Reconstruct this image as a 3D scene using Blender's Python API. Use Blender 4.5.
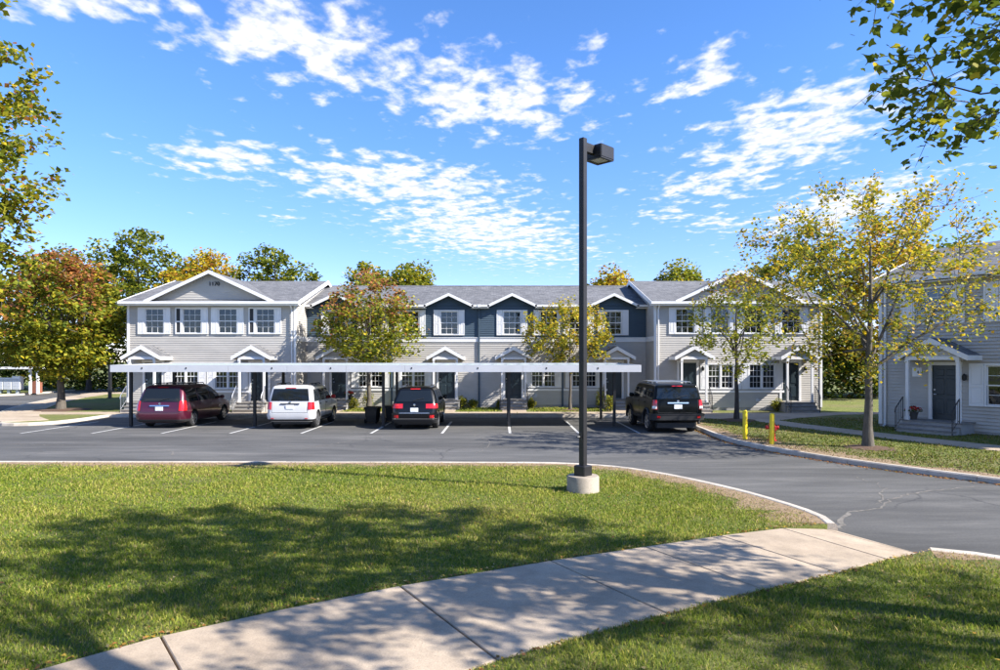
import bpy, bmesh, math, random
import numpy as np
from mathutils import Vector, Matrix

R = math.radians
scn = bpy.context.scene
col = scn.collection
for o in list(bpy.data.objects):
    bpy.data.objects.remove(o)

# ------------------------------------------------------------------ camera
EYE = 2.75
cam_d = bpy.data.cameras.new('camera')
cam = bpy.data.objects.new('camera', cam_d)
col.objects.link(cam)
cam.location = (0, 0, EYE)
cam.rotation_euler = (R(90), 0, 0)
cam_d.sensor_width = 36.0
cam_d.lens = 24.0
cam_d.shift_y = 0.026
cam_d.clip_end = 3000
scn.camera = cam

# ------------------------------------------------------------------ light
SUN_EL = R(38)
SUN_XY = Vector((0.935, -0.355)).normalized()
to_sun = Vector((SUN_XY.x*math.cos(SUN_EL), SUN_XY.y*math.cos(SUN_EL), math.sin(SUN_EL)))
sun_d = bpy.data.lights.new('sun', 'SUN')
sun_d.energy = 5.0
sun_d.angle = R(0.53)
sun_d.color = (1.0, 0.95, 0.87)
sun = bpy.data.objects.new('sun', sun_d)
col.objects.link(sun)
sun.location = (40, -20, 60)
sun.rotation_euler = to_sun.to_track_quat('Z', 'Y').to_euler()

scn.view_settings.view_transform = 'Standard'
scn.view_settings.look = 'None'
scn.view_settings.gamma = 1.0
scn.view_settings.use_curve_mapping = False
scn.view_settings.exposure = 1.32

world = bpy.data.worlds.new('World')
scn.world = world
world.use_nodes = True
def build_world():
    nt = world.node_tree
    N, L = nt.nodes, nt.links
    N.clear()
    out = N.new('ShaderNodeOutputWorld')
    bg = N.new('ShaderNodeBackground')
    bg.inputs['Strength'].default_value = 0.13
    L.new(bg.outputs[0], out.inputs[0])
    sky = N.new('ShaderNodeTexSky')
    sky.sky_type = 'NISHITA'
    sky.sun_disc = False
    sky.sun_elevation = SUN_EL
    sky.sun_rotation = math.atan2(SUN_XY.x, SUN_XY.y)
    sky.altitude = 1200
    sky.air_density = 1.0
    sky.dust_density = 0.0
    sky.ozone_density = 3.0
    def inp(s, v):
        if isinstance(v, (int, float)):
            s.default_value = v
        else:
            L.new(v, s)
    def M(op, a, b=0.0, c=None, clamp=False):
        n = N.new('ShaderNodeMath')
        n.operation = op
        n.use_clamp = clamp
        inp(n.inputs[0], a)
        inp(n.inputs[1], b)
        if c is not None:
            inp(n.inputs[2], c)
        return n.outputs[0]
    def ramp(v, a, b, t0=0.0, t1=1.0):
        n = N.new('ShaderNodeMapRange')
        n.interpolation_type = 'SMOOTHSTEP'
        inp(n.inputs[0], v)
        for i, q in enumerate((a, b, t0, t1)):
            inp(n.inputs[i+1], q)
        return n.outputs[0]
    tc = N.new('ShaderNodeTexCoord')
    sep = N.new('ShaderNodeSeparateXYZ')
    L.new(tc.outputs['Generated'], sep.inputs[0])
    x, y, z = sep.outputs
    zc = M('MAXIMUM', z, 0.03)
    cx, cy = M('DIVIDE', x, zc), M('DIVIDE', y, zc)
    cv = N.new('ShaderNodeCombineXYZ')
    L.new(cx, cv.inputs[0]); L.new(cy, cv.inputs[1])
    def noise(scale, detail, rough, dist=0.0, off=(0, 0, 0), sc=(1, 1, 1), rot=0):
        mp = N.new('ShaderNodeMapping')
        mp.inputs['Location'].default_value = off
        mp.inputs['Scale'].default_value = sc
        mp.inputs['Rotation'].default_value = (0, 0, rot)
        L.new(cv.outputs[0], mp.inputs[0])
        n = N.new('ShaderNodeTexNoise')
        n.inputs['Scale'].default_value = scale
        n.inputs['Detail'].default_value = detail
        n.inputs['Roughness'].default_value = rough
        n.inputs['Distortion'].default_value = dist
        L.new(mp.outputs[0], n.inputs['Vector'])
        return n.outputs[0]
    puff = noise(8.5, 5, 0.52, 0.15, (3.1, 1.7, 0), (1.0, 0.72, 1), R(28))
    fine = noise(19.0, 4, 0.55, 0.1, (1.3, 5.1, 0), (1.0, 0.8, 1), R(28))
    puff = M('ADD', M('MULTIPLY', puff, 0.80), M('MULTIPLY', fine, 0.20))
    big = noise(1.5, 3, 0.5, 0.0, (7.4, 2.2, 0))
    # banks of altocumulus: where in the sky they hang (direction x/y, z/y)
    yc = M('MAXIMUM', y, 0.05)
    gx, gz = M('DIVIDE', x, yc), M('DIVIDE', z, yc)
    banks = [  # px, py, rx, ry, angle, weight (image frame of the view north)
        (300, 40, 130, 42, 12, 1.0), (95, 4, 95, 16, 2, 0.9), (485, 95, 115, 36, 6, 1.0),
        (225, 157, 85, 20, 6, 0.85), (395, 182, 130, 26, 6, 1.0), (480, 228, 110, 30, 10, 1.0),
        (800, 128, 110, 40, -20, 1.0), (700, 75, 44, 24, -20, 0.9), (720, 182, 70, 18, -8, 0.9), (850, 205, 95, 24, -14, 1.0),
        (585, 42, 26, 10, 0, 0.75), (665, 214, 34, 9, 0, 0.75), (285, 217, 26, 8, 0, 0.6), (570, 100, 34, 10, -10, 0.7),
        (725, 222, 40, 9, -6, 0.8)]
    tot = None
    for (px, py, rx, ry, an, wgt) in banks:
        a = R(an)
        dx = M('SUBTRACT', gx, (px-500)/667.0)
        dz = M('SUBTRACT', gz, (361-py)/667.0)
        # image y runs down: rotate so that positive angle tilts down to the right
        u = M('SUBTRACT', M('MULTIPLY', dx, math.cos(a)), M('MULTIPLY', dz, math.sin(a)))
        v = M('ADD', M('MULTIPLY', dx, math.sin(a)), M('MULTIPLY', dz, math.cos(a)))
        u = M('MULTIPLY', u, 667.0/(rx*1.12))
        v = M('MULTIPLY', v, 667.0/(ry*1.18))
        d2 = M('ADD', M('MULTIPLY', u, u), M('MULTIPLY', v, v))
        g = M('MULTIPLY', M('EXPONENT', M('MULTIPLY', d2, -0.8)), wgt)
        tot = g if tot is None else M('MAXIMUM', tot, g)
    # the rest of the sky carries the same kind of banks at random
    side = ramp(M('ABSOLUTE', gx), 0.78, 1.0)
    high = ramp(gz, 0.58, 0.75)
    behind = ramp(y, 0.12, 0.02)
    away = M('MAXIMUM', M('MAXIMUM', side, high), behind)
    rnd = M('MULTIPLY', ramp(big, 0.5, 0.68), away)
    front = M('SUBTRACT', 1.0, away)
    mask = M('MAXIMUM', M('MULTIPLY', tot, front), rnd)
    dens = M('ADD', puff, M('MULTIPLY', M('SUBTRACT', mask, 1.0), 0.33))
    cloud = ramp(dens, 0.315, 0.525)
    cloud = M('MULTIPLY', cloud, ramp(z, 0.02, 0.12))
    cloud = M('MULTIPLY', cloud, 0.94)
    # thicker puffs are a touch greyer underneath
    thick = ramp(fine, 0.34, 0.56)
    cc = N.new('ShaderNodeMix'); cc.data_type = 'RGBA'
    cc.inputs[6].default_value = (2.7, 2.85, 3.15, 1)
    cc.inputs[7].default_value = (3.6, 3.62, 3.65, 1)
    L.new(thick, cc.inputs[0])
    hs = N.new('ShaderNodeHueSaturation')
    hs.inputs['Saturation'].default_value = 1.16
    hs.inputs['Hue'].default_value = 0.507
    hs.inputs['Value'].default_value = 1.0
    L.new(sky.outputs[0], hs.inputs['Color'])
    tint = N.new('ShaderNodeMix'); tint.data_type = 'RGBA'
    tint.inputs[6].default_value = (0.72, 0.66, 0.84, 1)
    tint.inputs[7].default_value = (0.80, 0.90, 0.96, 1)
    L.new(ramp(z, 0.0, 0.42), tint.inputs[0])
    tm = N.new('ShaderNodeMix'); tm.data_type = 'RGBA'; tm.blend_type = 'MULTIPLY'; tm.inputs[0].default_value = 1.0
    L.new(hs.outputs[0], tm.inputs[6]); L.new(tint.outputs[2], tm.inputs[7])
    mx = N.new('ShaderNodeMix'); mx.data_type = 'RGBA'
    L.new(cloud, mx.inputs[0])
    L.new(tm.outputs[2], mx.inputs[6])
    L.new(cc.outputs[2], mx.inputs[7])
    L.new(mx.outputs[2], bg.inputs['Color'])
build_world()

# ------------------------------------------------------------------ materials
MATS = {}
def new_mat(name):
    m = bpy.data.materials.new(name)
    m.use_nodes = True
    MATS[name] = m
    nt = m.node_tree
    return m, nt, nt.nodes['Principled BSDF']
def add_noise(nt, scale, detail=5, rough=0.6, vec='Object', stretch=(1, 1, 1), dist=0.0):
    tc = nt.nodes.new('ShaderNodeTexCoord')
    mp = nt.nodes.new('ShaderNodeMapping')
    mp.inputs['Scale'].default_value = stretch
    nt.links.new(tc.outputs[vec], mp.inputs[0])
    n = nt.nodes.new('ShaderNodeTexNoise')
    n.inputs['Scale'].default_value = scale
    n.inputs['Detail'].default_value = detail
    n.inputs['Roughness'].default_value = rough
    n.inputs['Distortion'].default_value = dist
    nt.links.new(mp.outputs[0], n.inputs['Vector'])
    return n
def cramp(nt, fac, stops):
    r = nt.nodes.new('ShaderNodeValToRGB')
    e = r.color_ramp.elements
    while len(e) < len(stops):
        e.new(0.5)
    for i, (p, c) in enumerate(stops):
        e[i].position = p
        e[i].color = (c[0], c[1], c[2], 1)
    nt.links.new(fac, r.inputs[0])
    return r.outputs[0]
def mixc(nt, fac, a, b, mode='MIX'):
    n = nt.nodes.new('ShaderNodeMix')
    n.data_type = 'RGBA'
    n.blend_type = mode
    for s, v in ((n.inputs[0], fac), (n.inputs[6], a), (n.inputs[7], b)):
        if isinstance(v, (int, float)):
            s.default_value = v
        elif isinstance(v, tuple):
            s.default_value = (v[0], v[1], v[2], 1)
        else:
            nt.links.new(v, s)
    return n.outputs[2]
def bump(nt, bsdf, height, strength, dist=0.01):
    b = nt.nodes.new('ShaderNodeBump')
    b.inputs['Strength'].default_value = strength
    b.inputs['Distance'].default_value = dist
    nt.links.new(height, b.inputs['Height'])
    nt.links.new(b.outputs[0], bsdf.inputs['Normal'])
def simple(name, c, rough=0.6, metal=0.0, var=0.08, scale=3.0, coat=0.0, bmp=0.0, spec=None, vec='Object'):
    m, nt, b = new_mat(name)
    n = add_noise(nt, scale, vec=vec)
    lo = tuple(max(0, v*(1-var)) for v in c)
    hi = tuple(min(1, v*(1+var)) for v in c)
    nt.links.new(cramp(nt, n.outputs[0], [(0.3, lo), (0.7, hi)]), b.inputs['Base Color'])
    b.inputs['Roughness'].default_value = rough
    b.inputs['Metallic'].default_value = metal
    b.inputs['Coat Weight'].default_value = coat
    b.inputs['Coat Roughness'].default_value = 0.05
    if spec is not None:
        b.inputs['Specular IOR Level'].default_value = spec
    if bmp:
        bump(nt, b, n.outputs[0], bmp)
    return m
def siding_mat(name, c):
    m, nt, b = new_mat(name)
    n = add_noise(nt, 0.7, 4, stretch=(1, 1, 2.5))
    n2 = add_noise(nt, 26, 3, stretch=(0.12, 0.12, 1.6))
    c1 = cramp(nt, n.outputs[0], [(0.3, tuple(v*0.9 for v in c)), (0.7, tuple(min(1, v*1.07) for v in c))])
    c2 = cramp(nt, n2.outputs[0], [(0.3, (0.93,)*3), (0.7, (1.05,)*3)])
    nt.links.new(mixc(nt, 1.0, c1, c2, 'MULTIPLY'), b.inputs['Base Color'])
    b.inputs['Roughness'].default_value = 0.62
    return m
siding_mat('siding_grey', (0.435, 0.408, 0.37))
siding_mat('siding_navy', (0.042, 0.070, 0.098))
simple('white_paint', (0.70, 0.69, 0.68), 0.45, var=0.04, scale=2)
simple('white_metal', (0.47, 0.48, 0.51), 0.4, var=0.06, scale=1.2)
simple('roof_metal', (0.30, 0.355, 0.335), 0.5, var=0.12, scale=2.0)
simple('black_metal', (0.012, 0.012, 0.014), 0.42, var=0.2)
simple('lamp_bronze', (0.012, 0.011, 0.012), 0.45, var=0.25, scale=5, spec=0.45)
simple('door_paint', (0.014, 0.026, 0.034), 0.4, var=0.1)
simple('interior_dark', (0.03, 0.032, 0.036), 0.9)
simple('blind', (0.07, 0.09, 0.095), 0.8, var=0.15, scale=9)
simple('brass', (0.6, 0.48, 0.25), 0.3, metal=1.0)
simple('steel', (0.6, 0.6, 0.62), 0.3, metal=1.0)
simple('chrome', (0.75, 0.75, 0.77), 0.15, metal=1.0, var=0.03)
simple('yellow_paint', (0.82, 0.60, 0.010), 0.45, var=0.1, scale=6)
simple('hydrant_red', (0.50, 0.02, 0.02), 0.45, var=0.15, scale=6)
simple('flower_red', (0.62, 0.02, 0.03), 0.6, var=0.3, scale=30)
simple('clay_pot', (0.05, 0.045, 0.045), 0.7)
simple('bin_plastic', (0.016, 0.017, 0.018), 0.55, var=0.15)
simple('mulch', (0.085, 0.048, 0.028), 0.95, var=0.5, scale=25, bmp=0.6)
simple('rubber', (0.014, 0.014, 0.015), 0.8, var=0.2)
simple('rim_alloy', (0.55, 0.55, 0.57), 0.3, metal=0.9, var=0.1)
simple('paint_burgundy', (0.080, 0.007, 0.024), 0.35, metal=0.35, coat=1.0, var=0.04)
simple('paint_white', (0.52, 0.52, 0.53), 0.35, coat=1.0, var=0.02)
simple('paint_black', (0.003, 0.0035, 0.005), 0.3, coat=0.35, var=0.1, spec=0.3)
simple('paint_green_black', (0.003, 0.004, 0.0045), 0.28, coat=0.10, var=0.1, spec=0.14)
simple('trim_plastic', (0.022, 0.022, 0.024), 0.6, var=0.15)
simple('lens_red', (0.50, 0.012, 0.015), 0.15, coat=1.0, var=0.2, scale=20)
simple('lens_clear', (0.75, 0.74, 0.72), 0.15, coat=1.0, var=0.1, scale=20)
simple('plate', (0.72, 0.74, 0.76), 0.5, var=0.18, scale=22)
simple('road_paint', (0.46, 0.455, 0.44), 0.75, var=0.25, scale=8)
simple('crack', (0.145, 0.132, 0.115), 0.9, var=0.45, scale=10)
simple('brick_red', (0.27, 0.10, 0.06), 0.8, var=0.3, scale=8)
simple('joint_dirt', (0.07, 0.055, 0.04), 0.95, var=0.4, scale=15)
simple('lamp_lens', (0.34, 0.33, 0.30), 0.3, var=0.3, scale=9)

def car_glass():
    m, nt, b = new_mat('car_glass')
    b.inputs['Base Color'].default_value = (0.010, 0.013, 0.016, 1)
    b.inputs['Roughness'].default_value = 0.04
    b.inputs['Specular IOR Level'].default_value = 0.5
    b.inputs['Coat Weight'].default_value = 0.0
    b.inputs['Coat Roughness'].default_value = 0.02
car_glass()
def house_glass():
    m, nt, b = new_mat('house_glass')
    N, L = nt.nodes, nt.links
    tr = N.new('ShaderNodeBsdfTransparent')
    tr.inputs[0].default_value = (0.50, 0.55, 0.56, 1)
    gl = N.new('ShaderNodeBsdfGlossy')
    gl.inputs['Roughness'].default_value = 0.03
    gl.inputs['Color'].default_value = (0.9, 0.95, 1, 1)
    n = add_noise(nt, 1.1, 2)
    bp = N.new('ShaderNodeBump'); bp.inputs['Strength'].default_value = 0.12; bp.inputs['Distance'].default_value = 0.05
    L.new(n.outputs[0], bp.inputs['Height'])
    L.new(bp.outputs[0], gl.inputs['Normal'])
    fr = N.new('ShaderNodeFresnel'); fr.inputs[0].default_value = 1.5
    ad = N.new('ShaderNodeMath'); ad.operation = 'MULTIPLY_ADD'; ad.inputs[1].default_value = 1.0; ad.inputs[2].default_value = 0.02
    L.new(fr.outputs[0], ad.inputs[0])
    mx = N.new('ShaderNodeMixShader')
    L.new(ad.outputs[0], mx.inputs[0])
    L.new(tr.outputs[0], mx.inputs[1]); L.new(gl.outputs[0], mx.inputs[2])
    L.new(mx.outputs[0], N['Material Output'].inputs[0])
house_glass()
def shingle_mat():
    m, nt, b = new_mat('shingle')
    tc = nt.nodes.new('ShaderNodeTexCoord')
    mp = nt.nodes.new('ShaderNodeMapping')
    nt.links.new(tc.outputs['Object'], mp.inputs[0])
    br = nt.nodes.new('ShaderNodeTexBrick')
    br.inputs['Color1'].default_value = (0.085, 0.086, 0.090, 1)
    br.inputs['Color2'].default_value = (0.165, 0.164, 0.168, 1)
    br.inputs['Mortar'].default_value = (0.075, 0.075, 0.085, 1)
    br.inputs['Scale'].default_value = 1.0
    br.inputs['Mortar Size'].default_value = 0.012
    br.inputs['Brick Width'].default_value = 0.32
    br.inputs['Row Height'].default_value = 0.14
    nt.links.new(mp.outputs[0], br.inputs['Vector'])
    n = add_noise(nt, 9, 4)
    n2 = add_noise(nt, 0.5, 3)
    c = mixc(nt, 1.0, br.outputs[0], cramp(nt, n.outputs[0], [(0.3, (0.7,)*3), (0.7, (1.3,)*3)]), 'MULTIPLY')
    c = mixc(nt, 1.0, c, cramp(nt, n2.outputs[0], [(0.3, (0.9,)*3), (0.7, (1.1,)*3)]), 'MULTIPLY')
    nt.links.new(c, b.inputs['Base Color'])
    b.inputs['Roughness'].default_value = 0.9
    bump(nt, b, br.outputs[1], -0.4, 0.01)
shingle_mat()
def asphalt_mat():
    m, nt, b = new_mat('asphalt')
    N, L = nt.nodes, nt.links
    fine = add_noise(nt, 28, 5, 0.8)
    mid = add_noise(nt, 0.9, 8, 0.72, stretch=(0.30, 1.7, 1), dist=0.4)
    big = add_noise(nt, 0.13, 5, 0.65, stretch=(0.5, 1.5, 1))
    base = cramp(nt, mid.outputs[0], [(0.36, (0.056, 0.055, 0.053)), (0.5, (0.076, 0.074, 0.071)), (0.66, (0.112, 0.107, 0.100))])
    base = mixc(nt, 1.0, base, cramp(nt, big.outputs[0], [(0.38, (0.74,)*3), (0.62, (1.24,)*3)]), 'MULTIPLY')
    base = mixc(nt, 1.0, base, cramp(nt, fine.outputs[0], [(0.3, (0.68,)*3), (0.7, (1.35,)*3)]), 'MULTIPLY')
    # hairline cracks
    tc = N.new('ShaderNodeTexCoord')
    wn = add_noise(nt, 0.8, 4, 0.6)
    addv = N.new('ShaderNodeMixRGB'); addv.blend_type = 'ADD'; addv.inputs[0].default_value = 0.9
    L.new(tc.outputs['Object'], addv.inputs[1]); L.new(wn.outputs[1], addv.inputs[2])
    vo = N.new('ShaderNodeTexVoronoi'); vo.feature = 'DISTANCE_TO_EDGE'
    vo.inputs['Scale'].default_value = 0.22
    L.new(addv.outputs[0], vo.inputs['Vector'])
    line = cramp(nt, vo.outputs['Distance'], [(0.0, (1,)*3), (0.009, (0,)*3)])
    spots = add_noise(nt, 0.35, 3)
    msk = cramp(nt, spots.outputs[0], [(0.45, (0,)*3), (0.6, (0.8,)*3)])
    f = mixc(nt, 1.0, line, msk, 'MULTIPLY')
    base = mixc(nt, f, base, (0.03, 0.03, 0.032))
    L.new(base, b.inputs['Base Color'])
    b.inputs['Roughness'].default_value = 0.88
    bump(nt, b, fine.outputs[0], 0.5, 0.008)
asphalt_mat()
def concrete_mat(name, c, warm=1.0):
    m, nt, b = new_mat(name)
    fine = add_noise(nt, 60, 4, 0.8)
    mid = add_noise(nt, 2.2, 8, 0.75)
    big = add_noise(nt, 0.35, 3, 0.5)
    base = cramp(nt, mid.outputs[0], [(0.28, tuple(v*0.70 for v in c)), (0.5, c), (0.72, tuple(min(1, v*1.22) for v in c))])
    base = mixc(nt, 1.0, base, cramp(nt, big.outputs[0], [(0.35, (0.88, 0.86, 0.83)), (0.65, (1.08, 1.08, 1.08))]), 'MULTIPLY')
    base = mixc(nt, 1.0, base, cramp(nt, fine.outputs[0], [(0.3, (0.74,)*3), (0.7, (1.22,)*3)]), 'MULTIPLY')
    pits = add_noise(nt, 30, 2, 0.5)
    base = mixc(nt, cramp(nt, pits.outputs[0], [(0.28, (0.5,)*3), (0.33, (0,)*3)]), base, tuple(v*0.45 for v in c))
    nt.links.new(base, b.inputs['Base Color'])
    b.inputs['Roughness'].default_value = 0.85
    bump(nt, b, fine.outputs[0], 0.35, 0.004)
concrete_mat('concrete', (0.375, 0.300, 0.222))
concrete_mat('footing_concrete', (0.33, 0.28, 0.225))
concrete_mat('kerb_concrete', (0.45, 0.40, 0.34))
def lawn_mat():
    m, nt, b = new_mat('lawn_soil')
    fine = add_noise(nt, 38, 4, 0.75)
    mid = add_noise(nt, 1.3, 6, 0.65)
    big = add_noise(nt, 0.16, 4, 0.6)
    g = cramp(nt, mid.outputs[0], [(0.28, (0.075, 0.100, 0.014)), (0.52, (0.125, 0.145, 0.022)), (0.75, (0.190, 0.180, 0.050))])
    br = (0.17, 0.125, 0.065)
    g = mixc(nt, cramp(nt, big.outputs[0], [(0.50, (0,)*3), (0.68, (0.7,)*3)]), g, br)
    g = mixc(nt, 1.0, g, cramp(nt, fine.outputs[0], [(0.3, (0.55,)*3), (0.7, (1.45,)*3)]), 'MULTIPLY')
    nt.links.new(g, b.inputs['Base Color'])
    b.inputs['Roughness'].default_value = 0.95
    bump(nt, b, fine.outputs[0], 1.0, 0.04)
lawn_mat()
def attr_mat(name, rough=0.6, trans=0.35, spec=0.3):
    m, nt, b = new_mat(name)
    N, L = nt.nodes, nt.links
    a = N.new('ShaderNodeVertexColor'); a.layer_name = 'Col'
    L.new(a.outputs[0], b.inputs['Base Color'])
    b.inputs['Roughness'].default_value = rough
    b.inputs['Specular IOR Level'].default_value = spec
    t = N.new('ShaderNodeBsdfTranslucent')
    L.new(a.outputs[0], t.inputs[0])
    mx = N.new('ShaderNodeMixShader'); mx.inputs[0].default_value = trans
    L.new(b.outputs[0], mx.inputs[1]); L.new(t.outputs[0], mx.inputs[2])
    L.new(mx.outputs[0], N['Material Output'].inputs[0])
attr_mat('leaf', 0.5, 0.48, 0.3)
attr_mat('grass_blade', 0.6, 0.35, 0.2)
attr_mat('dry_leaf', 0.7, 0.2, 0.2)
def bark_mat(name, c):
    m, nt, b = new_mat(name)
    n = add_noise(nt, 6, 6, 0.7, stretch=(2.2, 2.2, 0.5))
    nt.links.new(cramp(nt, n.outputs[0], [(0.3, tuple(v*0.5 for v in c)), (0.7, tuple(v*1.3 for v in c))]), b.inputs['Base Color'])
    b.inputs['Roughness'].default_value = 0.9
    bump(nt, b, n.outputs[0], 0.7, 0.03)
bark_mat('bark', (0.105, 0.09, 0.072))
bark_mat('bark_dark', (0.055, 0.045, 0.038))

# ------------------------------------------------------------------ mesh helpers
class MB:
    def __init__(self):
        self.v, self.f, self.m = [], [], []
    def add(self, vs, fs, mi=0):
        o = len(self.v)
        self.v += [tuple(p) for p in vs]
        self.f += [tuple(i+o for i in f) for f in fs]
        self.m += [mi]*len(fs)
        return self
    def box(self, x0, x1, y0, y1, z0, z1, mi=0, mat=None):
        vs = [(x0, y0, z0), (x1, y0, z0), (x1, y1, z0), (x0, y1, z0), (x0, y0, z1), (x1, y0, z1), (x1, y1, z1), (x0, y1, z1)]
        if mat is not None:
            vs = [tuple(mat @ Vector(p)) for p in vs]
        return self.add(vs, [(0, 3, 2, 1), (4, 5, 6, 7), (0, 1, 5, 4), (1, 2, 6, 5), (2, 3, 7, 6), (3, 0, 4, 7)], mi)
    def cbox(self, x0, x1, y0, y1, z0, z1, c, mi=0, mat=None):
        """box with chamfered vertical and top edges"""
        pl = [(x0+c, y0), (x1-c, y0), (x1, y0+c), (x1, y1-c), (x1-c, y1), (x0+c, y1), (x0, y1-c), (x0, y0+c)]
        pi = [(x0+2*c, y0+c), (x1-2*c, y0+c), (x1-c, y0+2*c), (x1-c, y1-2*c), (x1-2*c, y1-c), (x0+2*c, y1-c), (x0+c, y1-2*c), (x0+c, y0+2*c)]
        vs = [(x, y, z0) for x, y in pl] + [(x, y, z1-c) for x, y in pl] + [(x, y, z1) for x, y in pi]
        if mat is not None:
            vs = [tuple(mat @ Vector(p)) for p in vs]
        fs = [tuple(range(7, -1, -1)), tuple(range(16, 24))]
        for k in range(8):
            j = (k+1) % 8
            fs += [(k, j, 8+j, 8+k), (8+k, 8+j, 16+j, 16+k)]
        return self.add(vs, fs, mi)
    def prism(self, poly, z0, z1, mi=0, axes='xy'):
        """poly extruded along the third axis; axes names the two poly axes"""
        n = len(poly)
        def P(a, b, c):
            return {'xy': (a, b, c), 'xz': (a, c, b), 'yz': (c, a, b)}[axes]
        vs = [P(a, b, z0) for a, b in poly] + [P(a, b, z1) for a, b in poly]
        fs = [tuple(range(n-1, -1, -1)), tuple(range(n, 2*n))]
        fs += [(k, (k+1) % n, n+(k+1) % n, n+k) for k in range(n)]
        if axes == 'xz':
            fs = [tuple(reversed(f)) for f in fs]
        return self.add(vs, fs, mi)
    def tube(self, pts, rad, seg=8, mi=0, cap=True):
        pts = [Vector(p) for p in pts]
        rs = rad if isinstance(rad, (list, tuple)) else [rad]*len(pts)
        vs, fs = [], []
        up = Vector((0.31, 0.17, 0.93)).normalized()
        prev = None
        for i, p in enumerate(pts):
            d = (pts[min(i+1, len(pts)-1)] - pts[max(i-1, 0)]).normalized()
            a = d.cross(up) if abs(d.dot(up)) < 0.97 else d.cross(Vector((1, 0, 0)))
            a.normalize()
            if prev is not None:
                a = (prev - d*prev.dot(d))
                if a.length < 1e-5:
                    a = d.cross(Vector((1, 0.2, 0)))
                a.normalize()
            prev = a
            b = d.cross(a)
            for k in range(seg):
                t = 2*math.pi*k/seg
                vs.append(p + (a*math.cos(t)+b*math.sin(t))*rs[i])
        for i in range(len(pts)-1):
            for k in range(seg):
                j = (k+1) % seg
                fs.append((i*seg+k, i*seg+j, (i+1)*seg+j, (i+1)*seg+k))
        if cap:
            fs += [tuple(range(seg-1, -1, -1)), tuple(range((len(pts)-1)*seg, len(pts)*seg))]
        return self.add(vs, fs, mi)
    def lathe(self, prof, seg=24, mi=0, mat=None, axis='z'):
        """prof: (r, h) list, revolved round an axis"""
        vs, fs = [], []
        for r, h in prof:
            for k in range(seg):
                t = 2*math.pi*k/seg
                c, s = r*math.cos(t), r*math.sin(t)
                p = {'z': (c, s, h), 'x': (h, c, s), 'y': (s, h, c)}[axis]
                vs.append(tuple(mat @ Vector(p)) if mat is not None else p)
        n = len(prof)
        for i in range(n-1):
            for k in range(seg):
                j = (k+1) % seg
                fs.append((i*seg+k, i*seg+j, (i+1)*seg+j, (i+1)*seg+k))
        if prof[0][0] > 1e-4:
            fs.append(tuple(range(seg-1, -1, -1)))
        if prof[-1][0] > 1e-4:
            fs.append(tuple(range((n-1)*seg, n*seg)))
        return self.add(vs, fs, mi)
    def mesh(self, name, mats, smooth=False, angle=None):
        me = bpy.data.meshes.new(name)
        me.from_pydata(self.v, [], self.f)
        for m in (mats if isinstance(mats, (list, tuple)) else [mats]):
            me.materials.append(MATS[m])
        if any(self.m):
            me.polygons.foreach_set('material_index', self.m)
        if smooth:
            me.polygons.foreach_set('use_smooth', [True]*len(me.polygons))
            if angle is not None:
                try:
                    me.set_sharp_from_angle(angle=R(angle))
                except Exception:
                    pass
        me.update()
        return me
    def build(self, name, mats, parent=None, loc=(0, 0, 0), rotz=0.0, smooth=False, angle=None):
        return link(self.mesh(name, mats, smooth, angle), name, parent, loc, rotz)

def link(me, name, parent=None, loc=(0, 0, 0), rotz=0.0):
    o = bpy.data.objects.new(name, me)
    col.objects.link(o)
    o.parent = parent
    o.location = loc
    o.rotation_euler = (0, 0, rotz)
    return o
def tag(o, label=None, cat=None, group=None, kind=None):
    if label: o['label'] = label
    if cat: o['category'] = cat
    if group: o['group'] = group
    if kind: o['kind'] = kind
    return o
def empty(name, loc=(0, 0, 0), rotz=0.0, label=None, cat=None, group=None, kind=None):
    o = bpy.data.objects.new(name, None)
    col.objects.link(o)
    o.location = loc
    o.rotation_euler = (0, 0, rotz)
    return tag(o, label, cat, group, kind)
def fast_mesh(name, V, k, mat, colors=None, smooth=False):
    """V: (n, k, 3) polygons of k own vertices; colors: (n, 3)"""
    n = len(V)
    me = bpy.data.meshes.new(name)
    me.vertices.add(n*k)
    me.vertices.foreach_set('co', np.ascontiguousarray(V, dtype=np.float32).ravel())
    me.loops.add(n*k)
    me.loops.foreach_set('vertex_index', np.arange(n*k, dtype=np.int32))
    me.polygons.add(n)
    me.polygons.foreach_set('loop_start', np.arange(0, n*k, k, dtype=np.int32))
    me.update(calc_edges=True)
    if colors is not None:
        at = me.color_attributes.new('Col', 'FLOAT_COLOR', 'POINT')
        c = np.ones((n, k, 4), dtype=np.float32)
        c[:, :, :3] = colors[:, None, :]
        at.data.foreach_set('color', c.ravel())
    me.materials.append(MATS[mat])
    return me
def in_poly(P, poly):
    x, y = P[:, 0], P[:, 1]
    ins = np.zeros(len(P), bool)
    n = len(poly)
    for i in range(n):
        x0, y0 = poly[i]
        x1, y1 = poly[(i+1) % n]
        if y0 == y1:
            continue
        c = ((y0 > y) != (y1 > y)) & (x < (x1-x0)*(y-y0)/(y1-y0)+x0)
        ins ^= c
    return ins
def dist_line(P, line):
    d = np.full(len(P), 1e9)
    for (a, b) in zip(line[:-1], line[1:]):
        a, b = np.array(a), np.array(b)
        ab = b-a
        t = np.clip(((P-a)@ab)/(ab@ab), 0, 1)
        d = np.minimum(d, np.linalg.norm(P-(a+t[:, None]*ab), axis=1))
    return d
def smooth_line(pts, it=2):
    pts = [Vector((p[0], p[1])) for p in pts]
    for _ in range(it):
        q = [pts[0]]
        for a, b in zip(pts[:-1], pts[1:]):
            q += [a.lerp(b, 0.25), a.lerp(b, 0.75)]
        q.append(pts[-1])
        pts = q
    return [(p.x, p.y) for p in pts]
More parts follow.
